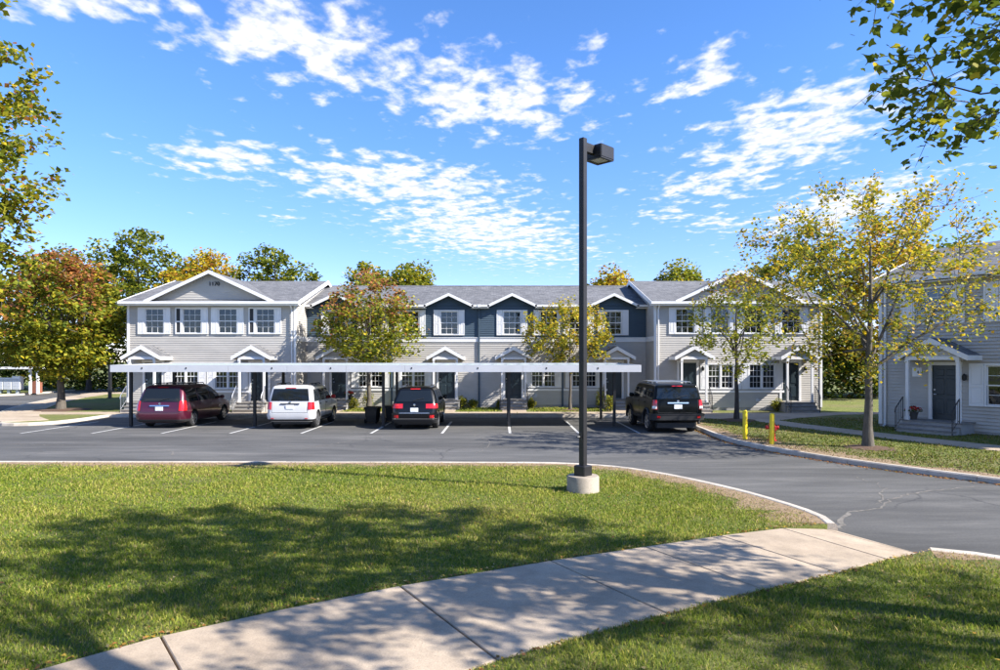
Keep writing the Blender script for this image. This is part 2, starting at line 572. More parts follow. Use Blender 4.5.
def resample(pts, step):
    pts = [Vector(p) for p in pts]
    d = [0]
    for a, b in zip(pts[:-1], pts[1:]):
        d.append(d[-1]+(b-a).length)
    n = max(1, round(d[-1]/step))
    out = []
    j = 0
    for k in range(n+1):
        s = d[-1]*k/n
        while j < len(d)-2 and d[j+1] < s:
            j += 1
        out.append(pts[j].lerp(pts[j+1], (s-d[j])/max(1e-9, d[j+1]-d[j])))
    return out

# ------------------------------------------------------------------ ground, roads, lawns
LZ = 0.12
def sheet(name, poly, z, mat, kind='structure', depth=None):
    mb = MB()
    if depth:
        mb.prism(poly, z-depth, z)
    else:
        mb.add([(x, y, z) for x, y in poly], [tuple(range(len(poly)))])
    o = mb.build(name, mat)
    return tag(o, kind=kind)
sheet('ground', [(-900, -900), (900, -900), (900, 1500), (-900, 1500)], -0.08, 'lawn_soil')
sheet('road', [(-90, -30), (60, -30), (60, 110), (-90, 110)], 0.0, 'asphalt')

NEAR_KERB = smooth_line([(-60, 18.0), (-30, 17.5), (-12.9, 17.3), (0.6, 17.25), (2.3, 16.9), (3.5, 16.0), (4.7, 13.9), (5.25, 12.2), (5.4, 11.3), (5.28, 10.75)])
WALK_UP = [(-12, -3.0), (-7.6, 1.55), (-5.6, 3.85), (-4.15, 5.45), (-3.24, 6.36), (-2.32, 7.04), (-1.17, 7.78), (0, 8.42), (0.66, 8.76), (2.04, 9.42), (3.3, 10.02), (4.42, 10.46), (5.2, 10.72)]
WALK_LO = [(-9.6, -5.0), (-5.4, -0.2), (-3.5, 2.0), (-2.3, 3.6), (-1.75, 4.35), (-1.0, 5.03), (-0.02, 5.85), (0.92, 6.44), (1.74, 6.92), (3.03, 7.64), (4.18, 8.26), (5.12, 8.82), (5.9, 9.22)]
B_KERB = smooth_line([(5.98, 9.26), (6.35, 9.12), (6.75, 8.8), (8.0, 7.6), (10, 5.4), (13, 1.5), (17, -8)])
LAWN_A = NEAR_KERB + WALK_UP[::-1] + [(-60, -3)]
LAWN_B = WALK_LO[::-1] + [(-9.6, -8)] + [(17, -8)] + B_KERB[::-1][1:]
sheet('near_lawn', LAWN_A, LZ, 'lawn_soil', depth=0.2)
sheet('near_lawn', LAWN_B, LZ, 'lawn_soil', depth=0.2)

LOT_L, LOT_R, LOT_N = -19.2, 8.05, 32.6
EAST_KERB = smooth_line([(LOT_R, LOT_N), (8.05, 27.4), (7.85, 23.6), (7.95, 21.8), (8.55, 19.7), (9.5, 17.5), (11.3, 14.8), (14.5, 11.0), (20, 5), (30, -6)])
WEST_KERB = smooth_line([(LOT_L, LOT_N), (LOT_L, 30.0), (-19.6, 28.5), (-21.2, 28.2), (-22.6, 29.6), (-25.6, 34), (-29.6, 42), (-33, 52), (-36, 75)])
N_KERB = [(LOT_L, LOT_N), (LOT_R, LOT_N)]
BLOCK = EAST_KERB + [(55, -6), (55, 100), (-36, 100)] + WEST_KERB[::-1]
sheet('building_lawn', BLOCK, LZ, 'lawn_soil', depth=0.2)
FAR_KERB = smooth_line([(-85, 45), (-50, 49.5), (-39.5, 51.5), (-38.2, 54), (-39.5, 62), (-42, 80)])
sheet('far_lawn', [(-88, 100)] + [(-88, 45)] + FAR_KERB + [(-44, 100)], LZ, 'lawn_soil', depth=0.2)

def kerb(line, side, step=3.0, z=0.135, w=0.16):
    root = empty('kerb', (line[0][0], line[0][1], 0), kind='structure')
    fine = resample(line, 0.5)
    per = max(1, round(step/0.5))
    org = Vector((line[0][0], line[0][1]))
    nrm = []
    for i, p in enumerate(fine):
        d = (fine[min(i+1, len(fine)-1)] - fine[max(i-1, 0)]).normalized()
        nrm.append(Vector((-d.y, d.x))*side)
    i = 0
    rr = random.Random(5)
    while i < len(fine)-1:
        j = min(i+per, len(fine)-1)
        pts = fine[i:j+1]
        ns = nrm[i:j+1]
        pts = [p.copy() for p in pts]
        d0 = (pts[1]-pts[0]).normalized(); d1 = (pts[-1]-pts[-2]).normalized()
        pts[0] += d0*0.006; pts[-1] -= d1*0.006
        dz = rr.uniform(-0.004, 0.004)
        vs, fs = [], []
        prof = [(-0.02, -0.05), (-0.02, z-0.012+dz), (0.0, z+dz), (w-0.045, z+dz), (w-0.012, z-0.03+dz), (w+0.01, -0.05)]
        k = len(prof)
        for p, n in zip(pts, ns):
            for (a, h) in prof:
                q = p - org + n*a
                vs.append((q.x, q.y, h))
        for a in range(len(pts)-1):
            for b in range(k-1):
                f = (a*k+b, a*k+b+1, (a+1)*k+b+1, (a+1)*k+b)
                fs.append(f if side > 0 else f[::-1])
        fs += [tuple(range(k)), tuple(range((len(pts)-1)*k, len(pts)*k))]
        MB().add(vs, fs).build('kerb_stone', 'kerb_concrete', root)
        i = j
    return root
kerb([p for p in NEAR_KERB if p[0] > -24], 1)
kerb([p for p in B_KERB if p[1] > 3.5], 1)
kerb(EAST_KERB, 1 if False else -1)
kerb([p for p in WEST_KERB if p[1] < 50], 1)
kerb(N_KERB, -1)
kerb([p for p in FAR_KERB if p[0] > -60 and p[1] < 64], -1)

def slab(root, poly, z, mat='concrete', depth=0.1, zs=None, inset=0.012):
    """one concrete slab with a small edge chamfer; zs: own height for each corner"""
    c = Vector((sum(p[0] for p in poly)/len(poly), sum(p[1] for p in poly)/len(poly)))
    o = Vector((root.location.x, root.location.y))
    def ins(p, d):
        v = c - Vector(p)
        return Vector(p) + v.normalized()*d*1.3 - o
    zs = zs or [z]*len(poly)
    n = len(poly)
    a = [ins(p, inset) for p in poly]; b = [ins(p, inset+0.010) for p in poly]
    vs = [(p.x, p.y, q-depth) for p, q in zip(a, zs)] + [(p.x, p.y, q-0.008) for p, q in zip(a, zs)] + [(p.x, p.y, q) for p, q in zip(b, zs)]
    fs = [tuple(range(n-1, -1, -1)), tuple(range(2*n, 3*n))]
    for k in range(n):
        j = (k+1) % n
        fs += [(k, j, n+j, n+k), (n+k, n+j, 2*n+j, 2*n+k)]
    return MB().add(vs, fs).build('slab', mat, root)

sw = empty('sidewalk', (0, 7, 0), kind='structure')
joints_u = [0, 2, 4, 6, 8, 9, 10, 11, 12]
for k, (i, j) in enumerate(zip(joints_u[:-1], joints_u[1:])):
    up = WALK_UP[i:j+1]
    lo = WALK_LO[i:j+1]
    poly = lo + up[::-1]
    zz = LZ + 0.012
    zs = None
    if j == 12:
        zs = [zz if q in (WALK_LO[i], WALK_UP[i]) else 0.055 for q in poly]
    slab(sw, poly, zz, zs=zs)
# the dropped end of the walk runs out onto the asphalt
slab(sw, [WALK_LO[12], (6.02, 9.36), (5.42, 10.83), WALK_UP[12]], 0.05, zs=[0.055, 0.006, 0.006, 0.055])
MB().prism([(p[0], p[1]) for p in WALK_LO] + [(p[0], p[1]) for p in WALK_UP[::-1]], -0.05, 0.035).build('joint_bed', 'joint_dirt', sw, loc=(0, -7, 0))

fw = empty('front_walk', (-6, 33.7, 0), kind='structure')
xs = np.linspace(-26.4, 8.3, 15)
for a, b in zip(xs[:-1], xs[1:]):
    y0, y1 = 32.80, 34.35
    slab(fw, [(a, y0), (b, y0), (b, y1), (a, y1)], LZ+0.014)
for X, yb in ((-18.45, 33.6), (-12.8, 33.6), (-9.03, 35.2), (-3.0, 35.2), (0.75, 35.2), (6.4, 35.2)):
    slab(fw, [(X-0.65, 34.35), (X+0.65, 34.35), (X+0.65, yb+0.9), (X-0.65, yb+0.9)], LZ+0.012)
rw = empty('garden_path', (11, 30, 0), kind='structure')
PATHS = ([(8.3, 31.0), (9.3, 30.6), (11.2, 29.1), (12.3, 29.4), (12.6, 31.6), (11.4, 33.6), (8.3, 34.2)],
             [(12.6, 31.6), (12.3, 29.4), (13.6, 30.6), (16.6, 32.6), (16.8, 33.9), (11.4, 33.6)],
             [(11.2, 29.1), (11.45, 27.1), (12.75, 27.5), (12.3, 29.4)],
             [(11.45, 27.1), (12.35, 24.6), (13.55, 25.2), (12.75, 27.5)],
             [(12.35, 24.6), (13.3, 22.1), (14.55, 22.7), (13.55, 25.2)],
             [(13.3, 22.1), (14.35, 19.7), (15.65, 20.3), (14.55, 22.7)],
             [(14.35, 19.7), (15.8, 17.2), (17.1, 17.9), (15.65, 20.3)],
             [(15.8, 17.2), (17.5, 14.6), (18.8, 15.3), (17.1, 17.9)],
             [(16.6, 32.6), (20.5, 33.2), (20.4, 34.4), (16.8, 33.9)])
for poly in PATHS:
    slab(rw, poly, LZ+0.014)
ww = empty('west_walk', (-26, 36, 0), kind='structure')
wl = [Vector(p) for p in resample([p for p in WEST_KERB if p[0] < -21.3 and p[1] < 60], 2.6)]
for a, b in zip(wl[:-1], wl[1:]):
    d = (b-a).normalized(); n = Vector((d.y, -d.x))
    slab(ww, [tuple(a+n*0.05), tuple(a+n*1.75), tuple(b+n*1.75), tuple(b+n*0.05)][::-1], LZ+0.02)
for a, b in ((-33.5, -28.5), (-28.5, -23.5), (-23.5, -18.5)):
    slab(ww, [(a, 53.2), (b, 53.2), (b, 55), (a, 55)], LZ+0.016)

# painted stall lines
for k, X in enumerate((-18.2, -15.5, -12.85, -10.25, -7.55, -4.9, -2.2, 0.38, 3.0, 5.3)):
    mb = MB()
    mb.add([(-0.05, 0, 0), (0.05, 0, 0), (0.052, 4.9, 0), (-0.048, 4.9, 0)], [(0, 1, 2, 3)])
    tag(mb.build('stall_line', 'road_paint', loc=(X, 25.3, 0.004)), kind='structure')

# sealed and open cracks in the asphalt, thin ribbons with their own course
def crack(pts, w, seed, z=0.004):
    rr = random.Random(seed)
    line = resample(smooth_line(pts, 1), 0.16)
    vs, fs = [], []
    for i, p in enumerate(line):
        d = (line[min(i+1, len(line)-1)]-line[max(i-1, 0)]).normalized()
        n = Vector((-d.y, d.x))
        q = p + n*rr.gauss(0, 0.035)
        ww_ = w*rr.uniform(0.35, 1.3)*(1-0.6*i/len(line))
        vs += [(q.x-n.x*ww_/2, q.y-n.y*ww_/2, z), (q.x+n.x*ww_/2, q.y+n.y*ww_/2, z)]
    for i in range(len(line)-1):
        fs.append((2*i+1, 2*i, 2*i+2, 2*i+3))
    return tag(MB().add(vs, fs).build('crack', 'crack'), kind='structure')
crack([(5.6, 10.9), (5.9, 11.6), (6.5, 12.2), (7.1, 12.4), (7.8, 13.3), (8.6, 13.9), (10.4, 14.6)], 0.09, 1)
crack([(7.3, 12.8), (8.0, 14.0), (8.4, 14.5), (8.4, 15.8)], 0.05, 2)
crack([(7.6, 20.2), (6.2, 19.4), (5.0, 18.9), (3.6, 18.2), (2.4, 17.9)], 0.07, 3)
crack([(-11.2, 26.2), (-12.0, 25.0), (-13.0, 24.2), (-14.5, 24.0)], 0.05, 4)
crack([(-3.9, 24.5), (-5.5, 22.5), (-6.2, 20.4), (-8.6, 18.6)], 0.05, 5)
crack([(-18, 22.5), (-14, 21.6), (-9, 21.9), (-2, 21.2), (3, 21.5), (6.5, 20.9)], 0.05, 6, 0.006)
crack([(-1.0, 24.8), (-0.2, 22.5), (-0.7, 19.8)], 0.04, 7)
crack([(-9.5, 19.5), (-10.4, 20.9), (-12.4, 20.4)], 0.06, 8)

# ------------------------------------------------------------------ grass
rng = np.random.default_rng(11)
def grass(name, label, poly, box, density, hmin, hmax, width, kerbs, seed=1, hole=None, paths=(), tone=1.0, extra_dry=0.0):
    g = np.random.default_rng(seed)
    x0, x1, y0, y1 = box
    n = int((x1-x0)*(y1-y0)*density)
    P = np.column_stack([g.uniform(x0, x1, n), g.uniform(y0, y1, n)])
    d = np.hypot(P[:, 0], P[:, 1])
    vis = (np.abs(P[:, 0]) < 1.5*P[:, 1]+4)
    keep = g.random(n) < np.clip((7.0/np.maximum(d, 3))**1.35, 0, 1)
    P = P[vis & keep]
    P = P[in_poly(P, poly)]
    if hole is not None:
        P = P[np.hypot(P[:, 0]-hole[0], P[:, 1]-hole[1]) > hole[2]]
    for pp in paths:
        P = P[~in_poly(P, pp)]
    kd = dist_line(P, kerbs)
    # patches: clumps of taller dark grass, thin brown patches, bare edge by the kerb
    def field(s, ph):
        return (np.sin(P[:, 0]*s+ph+1.3*np.sin(P[:, 1]*s*0.8+ph)) + np.sin(P[:, 1]*s*1.2+2*ph+1.1*np.sin(P[:, 0]*s*0.7)))/2
    f1 = field(2.3, 0.7); f2 = field(0.75, 2.1); f3 = field(5.5, 4.0)
    dry = np.clip((1.2-kd)/1.2, 0, 1)*0.85 + np.clip(f2*0.5+f3*0.25-0.28, 0, 1)*0.5
    keep = g.random(len(P)) > np.clip(np.clip((0.85-kd)/0.85, 0, 1)*0.85 + 0.10, 0, 0.9)
    P, kd, f1, f2, f3, dry = [a[keep] for a in (P, kd, f1, f2, f3, dry)]
    n = len(P)
    d = np.hypot(P[:, 0], P[:, 1])
    h = g.uniform(hmin, hmax, n)*(1+0.30*f1+0.15*f3)*(1-0.4*np.clip(dry, 0, 1))
    w = width*(0.6+0.8*g.random(n))*np.clip(d/8.0, 0.8, 2.4)
    ang = g.uniform(0, 2*np.pi, n)
    lean = g.uniform(0.1, 0.95, n)*h
    la = g.uniform(0, 2*np.pi, n)
    sx, sy = np.cos(ang)*w/2, np.sin(ang)*w/2
    lx, ly = np.cos(la)*lean, np.sin(la)*lean
    z0 = np.full(n, LZ-0.004)
    V = np.zeros((n, 5, 3))
    V[:, 0] = np.column_stack([P[:, 0]-sx, P[:, 1]-sy, z0])
    V[:, 1] = np.column_stack([P[:, 0]+sx, P[:, 1]+sy, z0])
    V[:, 2] = np.column_stack([P[:, 0]+sx*0.8+lx*0.35, P[:, 1]+sy*0.8+ly*0.35, z0+h*0.62])
    V[:, 3] = np.column_stack([P[:, 0]+lx, P[:, 1]+ly, z0+h*0.95])
    V[:, 4] = np.column_stack([P[:, 0]-sx*0.8+lx*0.35, P[:, 1]-sy*0.8+ly*0.35, z0+h*0.62])
    c_dark = np.array([0.090, 0.160, 0.014]); c_mid = np.array([0.215, 0.268, 0.026]); c_pale = np.array([0.470, 0.410, 0.105]); c_dry = np.array([0.36, 0.27, 0.13])
    t = np.clip(g.normal(0.5+0.14*f1+0.12*f2, 0.28, n), 0, 1)[:, None]
    C = np.where(t < 0.5, c_dark+(c_mid-c_dark)*t*2, c_mid+(c_pale-c_mid)*(t*2-1))
    isdry = (g.random(n) < np.clip(dry, 0, 0.9)+0.05+extra_dry)[:, None]
    C = np.where(isdry, c_dry*(0.7+0.6*g.random((n, 1))), C)
    me = fast_mesh(name, V, 5, 'grass_blade', C*tone)
    return tag(link(me, name), label, 'grass', kind='stuff')
LAMP = (1.68, 13.5)
grass('grass', 'mown green grass between the concrete walk and the asphalt lot', LAWN_A, (-26, 6, 2.0, 17.6), 3600, 0.025, 0.062, 0.007, NEAR_KERB, seed=3, hole=(LAMP[0], LAMP[1], 0.36))
grass('grass', 'mown green grass on the road-corner side of the concrete walk', LAWN_B, (-5, 12, 1.0, 9.4), 3600, 0.025, 0.062, 0.007, B_KERB, seed=4)

simple('dry_soil', (0.21, 0.145, 0.085), 0.95, var=0.35, scale=9, bmp=0.5)
def dry_strip(line, side, w0, w1, seed, label_z=0.004, bias=None):
    g = random.Random(seed)
    pts = resample(line, 0.35)
    vs, fs = [], []
    for i, p in enumerate(pts):
        d = (pts[min(i+1, len(pts)-1)]-pts[max(i-1, 0)]).normalized()
        n = Vector((-d.y, d.x))*side
        w = g.uniform(w0, w1)*(bias(p) if bias else 1)
        q = p+n*w
        vs += [(p.x, p.y, LZ+label_z), (q.x, q.y, LZ+label_z)]
    for i in range(len(pts)-1):
        f = (2*i, 2*i+1, 2*i+3, 2*i+2)
        fs.append(f if side > 0 else f[::-1])
    return tag(MB().add(vs, fs).build('dry_verge', 'dry_soil'), kind='structure')
dry_strip([p for p in NEAR_KERB if p[0] > -24], -1, 0.25, 0.95, 1, bias=lambda p: 0.8+0.7*math.exp(-((p.x-5)**2+(p.y-12.0)**2)/1.2))
dry_strip([p for p in B_KERB if p[1] > 3.5], -1, 0.1, 0.4, 2)
dry_strip([p for p in EAST_KERB if 8 < p[1] < 30], 1, 0.25, 0.8, 3, bias=lambda p: 1.0+0.9*math.exp(-((p.x-8.5)**2+(p.y-21)**2)/6.0))
EAST_LAWN = [p for p in EAST_KERB if 9 < p[1] < 31]
EAST_LAWN = EAST_LAWN + [(20, 9), (20, 31)]
grass('grass', 'patchy grass between the curved kerb and the corner house path', EAST_LAWN, (7.5, 17.5, 12, 31), 1300, 0.025, 0.06, 0.012, EAST_KERB, seed=6, paths=PATHS, tone=0.62, extra_dry=0.16)  # tone darkens the blade colour to deepen the shade on this lawn
grass('grass', 'narrow strip of grass between the front walk and the townhouse porches', [(-19, 34.5), (8.2, 34.5), (8.2, 37.4), (-19, 37.4)], (-19, 8.2, 34.5, 37.4), 1600, 0.04, 0.09, 0.014, [(-19, 30), (8, 30)], seed=9, paths=[[(X-0.85, 34), (X+0.85, 34), (X+0.85, 38), (X-0.85, 38)] for X in (-18.45, -12.8, -9.03, -3.0, 0.75, 6.4)], tone=0.9)

# fallen leaves
def fallen(name, label, P, size, pal, seed, z):
    g = np.random.default_rng(seed)
    n = len(P)
    a = g.uniform(0, 2*np.pi, n)
    s = g.uniform(0.6, 1.2, n)*size
    ca, sa = np.cos(a), np.sin(a)
    V = np.zeros((n, 4, 3))
    for k, (u, v, h) in enumerate(((-0.5, 0, 0.006), (0, -0.32, 0.022), (0.5, 0, 0.010), (0, 0.32, 0.018))):
        V[:, k, 0] = P[:, 0]+s*(u*ca-v*sa)
        V[:, k, 1] = P[:, 1]+s*(u*sa+v*ca)
        V[:, k, 2] = z+h*g.uniform(0.4, 1.2, n)
    C = np.array(pal)[g.integers(0, len(pal), n)]*g.uniform(0.7, 1.3, (n, 1))
    return tag(link(fast_mesh(name, V, 4, 'dry_leaf', C), name), label, 'leaves', kind='stuff')
PAL_DRY = [(0.34, 0.20, 0.03), (0.28, 0.12, 0.035), (0.16, 0.075, 0.03), (0.42, 0.28, 0.05), (0.22, 0.12, 0.05), (0.40, 0.30, 0.14)]
P = np.column_stack([rng.uniform(-12, 9, 5200), rng.uniform(4.5, 17, 5200)])
P = P[in_poly(P, LAWN_A) | in_poly(P, LAWN_B)]
P = P[rng.random(len(P)) < 0.16]
edge = []
for line, sgn in ((WALK_UP, 1), (WALK_LO, -1)):
    for q in resample(line, 0.02):
        if rng.random() < 0.33 and q.y > 3:
            edge.append((q.x+rng.normal(0, 0.03)-0.02*sgn, q.y+rng.normal(0, 0.03)+0.03*sgn))
fallen('fallen_leaves', 'scattered dry yellow and brown leaves lying on the near grass', np.vstack([P, np.array(edge)]), 0.058, PAL_DRY, 7, LZ+0.015)
gut = []
for q in resample(EAST_KERB, 0.02):
    if q.y < 27 and q.y > 10:
        for _ in range(2):
            if rng.random() < 0.6:
                gut.append((q.x-0.17-abs(rng.normal(0.05, 0.11)), q.y+rng.normal(0, 0.1)-0.03))
fallen('gutter_leaves', 'line of orange and brown fallen leaves in the gutter along the curved kerb', np.array(gut), 0.075, PAL_DRY[:3]+[(0.42, 0.17, 0.04)], 8, 0.003)

# ------------------------------------------------------------------ building parts
simple('grey_wood', (0.20, 0.185, 0.17), 0.85, var=0.25, scale=7)
concrete_mat('foundation', (0.30, 0.29, 0.28))
CACHE = {}
def siding(mb, O, u, n, s0, s1, z0, z1, openings=(), course=0.118, mi=0, lip=0.021):
    O, u, n = Vector(O), Vector(u), Vector(n)
    f0 = s0 if callable(s0) else (lambda z, a=s0: a)
    f1 = s1 if callable(s1) else (lambda z, a=s1: a)
    k = max(1, math.ceil((z1-z0)/course-1e-6))
    for i in range(k):
        za, zb = z0+i*course, min(z1, z0+(i+1)*course)
        cuts = sorted([(a, b) for (a, b, c, d) in openings if c < zb-0.03 and d > za+0.03])
        segs = []
        cur = None
        pos = f0((za+zb)/2)
        end = f1((za+zb)/2)
        if end-pos < 0.02:
            continue
        start = True
        for (a, b) in cuts:
            if a > pos:
                segs.append((pos, a, start, False))
            pos = max(pos, b); start = False
        if end > pos:
            segs.append((pos, end, start, True))
        for (a, b, la, lb) in segs:
            aa, ab_ = (f0(za), f0(zb)) if la else (a, a)
            ba, bb_ = (f1(za), f1(zb)) if lb else (b, b)
            def P(s, z, off):
                return O + u*s + n*off + Vector((0, 0, z))
            vs = [P(aa, za, -0.012), P(ba, za, -0.012), P(aa, za, lip), P(ba, za, lip), P(ab_, zb, 0.0), P(bb_, zb, 0.0)]
            mb.add(vs, [(0, 1, 3, 2), (2, 3, 5, 4)], mi)
    return mb

def win_meshes(w, h, twin):
    key = ('win', round(w, 3), round(h, 3), twin)
    if key in CACHE:
        return CACHE[key]
    fr = MB()
    c = 0.05
    # casing
    fr.box(-w/2-c, w/2+c, -0.055, 0.02, h, h+c+0.02)
    fr.box(-w/2-c-0.03, w/2+c+0.03, -0.075, 0.02, -c, 0.0)
    fr.box(-w/2-c, -w/2, -0.05, 0.02, 0.0, h)
    fr.box(w/2, w/2+c, -0.05, 0.02, 0.0, h)
    # dark room behind
    x0, x1, yb = -w/2-0.01, w/2+0.01, 0.7
    fr.add([(x0, 0.03, -0.01), (x1, 0.03, -0.01), (x1, yb, -0.01), (x0, yb, -0.01), (x0, 0.03, h+0.01), (x1, 0.03, h+0.01), (x1, yb, h+0.01), (x0, yb, h+0.01)],
           [(0, 1, 2, 3), (7, 6, 5, 4), (2, 6, 7, 3), (1, 5, 6, 2), (0, 3, 7, 4)], 1)
    units = [(-w/2, w/2)] if not twin else [(-w/2, -0.035), (0.035, w/2)]
    if twin:
        fr.box(-0.035, 0.035, -0.03, 0.06, 0, h)
    panes, grille = [], MB()
    for (a, b) in units:
        s = 0.04
        for (z0, z1, yy) in ((h/2-0.015, h, 0.022), (0, h/2+0.015, 0.045)):
            fr.box(a, a+s, yy, yy+0.03, z0, z1); fr.box(b-s, b, yy, yy+0.03, z0, z1)
            fr.box(a+s, b-s, yy, yy+0.03, z0, z0+s); fr.box(a+s, b-s, yy, yy+0.03, z1-s, z1)
            panes.append(MB().box(a+s-0.005, b-s+0.005, yy+0.012, yy+0.018, z0+s-0.005, z1-s+0.005).mesh('pane', 'house_glass'))
            nv = 3
            for k in range(1, nv):
                xm = a+s+(b-a-2*s)*k/nv
                grille.box(xm-0.009, xm+0.009, yy+0.004, yy+0.011, z0+s, z1-s)
            zm = (z0+z1)/2
            grille.box(a+s, b-s, yy+0.005, yy+0.0105, zm-0.009, zm+0.009)
    bl = MB()
    nsl = int(h*0.52/0.05)
    for k in range(nsl):
        z = h-0.03-k*0.05
        bl.add([(-w/2+0.03, 0.12, z), (w/2-0.03, 0.12, z), (w/2-0.03, 0.145, z-0.043), (-w/2+0.03, 0.145, z-0.043)], [(0, 1, 2, 3)])
    CACHE[key] = (fr.mesh('window', ['white_paint', 'interior_dark']), panes, grille.mesh('grille', 'white_paint'), bl.mesh('blind', 'blind'))
    return CACHE[key]
def window(root, x, y, z, w, h, twin=False, blind=True):
    fr, panes, gr, bl = win_meshes(w, h, twin)
    o = link(fr, 'window', root, (x, y, z))
    for p in panes:
        link(p, 'pane', o)
    link(gr, 'grille', o)
    if blind:
        link(bl, 'blind', o)
    return o
def shutter(root, x, y, z, w, h, hollow=False):
    key = ('sh', round(w, 3), round(h, 3), hollow)
    if key not in CACHE:
        mb = MB()
        st = 0.055
        mb.box(-w/2, -w/2+st, -0.065, -0.027, 0, h); mb.box(w/2-st, w/2, -0.065, -0.027, 0, h)
        zs = [(0, 0.085), (h*0.47-0.035, h*0.47+0.035), (h-0.07, h)]
        for a, b in zs:
            mb.box(-w/2+st, w/2-st, -0.064, -0.028, a, b)
        pn = []
        for a, b in ((0.085, h*0.47-0.035), (h*0.47+0.035, h-0.07)):
            q = MB()
            if hollow:
                q.box(-w/2+st, w/2-st, -0.034, -0.029, a, b)
            else:
                q.box(-w/2+st, w/2-st, -0.046, -0.029, a, b)
                q.cbox(-w/2+st+0.03, w/2-st-0.03, a+0.03, b-0.03, 0.045, 0.058, 0.006, mat=Matrix(((1, 0, 0, 0), (0, 0, -1, 0), (0, 1, 0, 0), (0, 0, 0, 1))))
            pn.append(q.mesh('panel', 'interior_dark' if hollow else 'white_paint'))
        CACHE[key] = (mb.mesh('shutter', 'white_paint'), pn)
    me, pn = CACHE[key]
    o = link(me, 'shutter', root, (x, y, z))
    for p in pn:
        link(p, 'panel', o)
    return o
def window_set(root, x, y, z, w, h, sw=0.36, twin=False, missing=(), left=True, right=True, blind=True):
    window(root, x, y, z, w, h, twin, blind)
    for s, on in ((-1, left), (1, right)):
        if on:
            shutter(root, x+s*(w/2+0.06+sw/2), y, z-0.05, sw, h+0.12, hollow=(s in missing))
def door(root, x, y, z, w=0.92, h=2.05, storm=False):
    fr = CACHE.get(('df', w, h))
    if fr is None:
        f = MB()
        f.box(-w/2-0.11, -w/2, -0.045, 0.06, 0, h+0.0); f.box(w/2, w/2+0.11, -0.045, 0.06, 0, h+0.0)
        f.box(-w/2-0.13, w/2+0.13, -0.055, 0.06, h, h+0.12)
        f.box(-w/2, w/2, -0.03, 0.09, -0.03, 0.0, 1)
        fr = f.mesh('door_frame', ['white_paint', 'brass'])
        d = MB(); d.box(-w/2, w/2, 0.035, 0.075, 0.0, h)
        dm = d.mesh('door', 'door_paint')
        ps = []
        cw = (w-0.34)/2
        T = Matrix(((1, 0, 0, 0), (0, 0, -1, 0), (0, 1, 0, 0), (0, 0, 0, 1)))
        for s in (-1, 1):
            for a, b in ((0.22, 0.78), (0.95, 1.55), (1.66, 1.90)):
                q = MB(); xc = s*(cw/2+0.05)
                q.cbox(xc-cw/2, xc+cw/2, a, b, -0.036, -0.012, 0.012, mat=T)
                ps.append(q.mesh('door_panel', 'door_paint'))
        hm = MB().tube([(-w/2+0.08, 0.04, 0.95), (-w/2+0.08, -0.03, 0.95), (-w/2+0.17, -0.035, 0.95)], 0.014, 8)
        hm.lathe([(0.032, 0.0), (0.032, 0.012), (0.02, 0.02)], 12, mat=Matrix.Translation((-w/2+0.08, 0.035, 1.12)) @ Matrix.Rotation(R(90), 4, 'X'))
        fr = CACHE[('df', w, h)] = (fr, dm, ps, hm.mesh('door_handle', 'steel'))
    fm, dm, ps, hm = fr
    link(fm, 'door_frame', root, (x, y, z))
    o = link(dm, 'door', root, (x, y, z))
    for p in ps:
        link(p, 'door_panel', o)
    link(hm, 'door_handle', o)
    return o

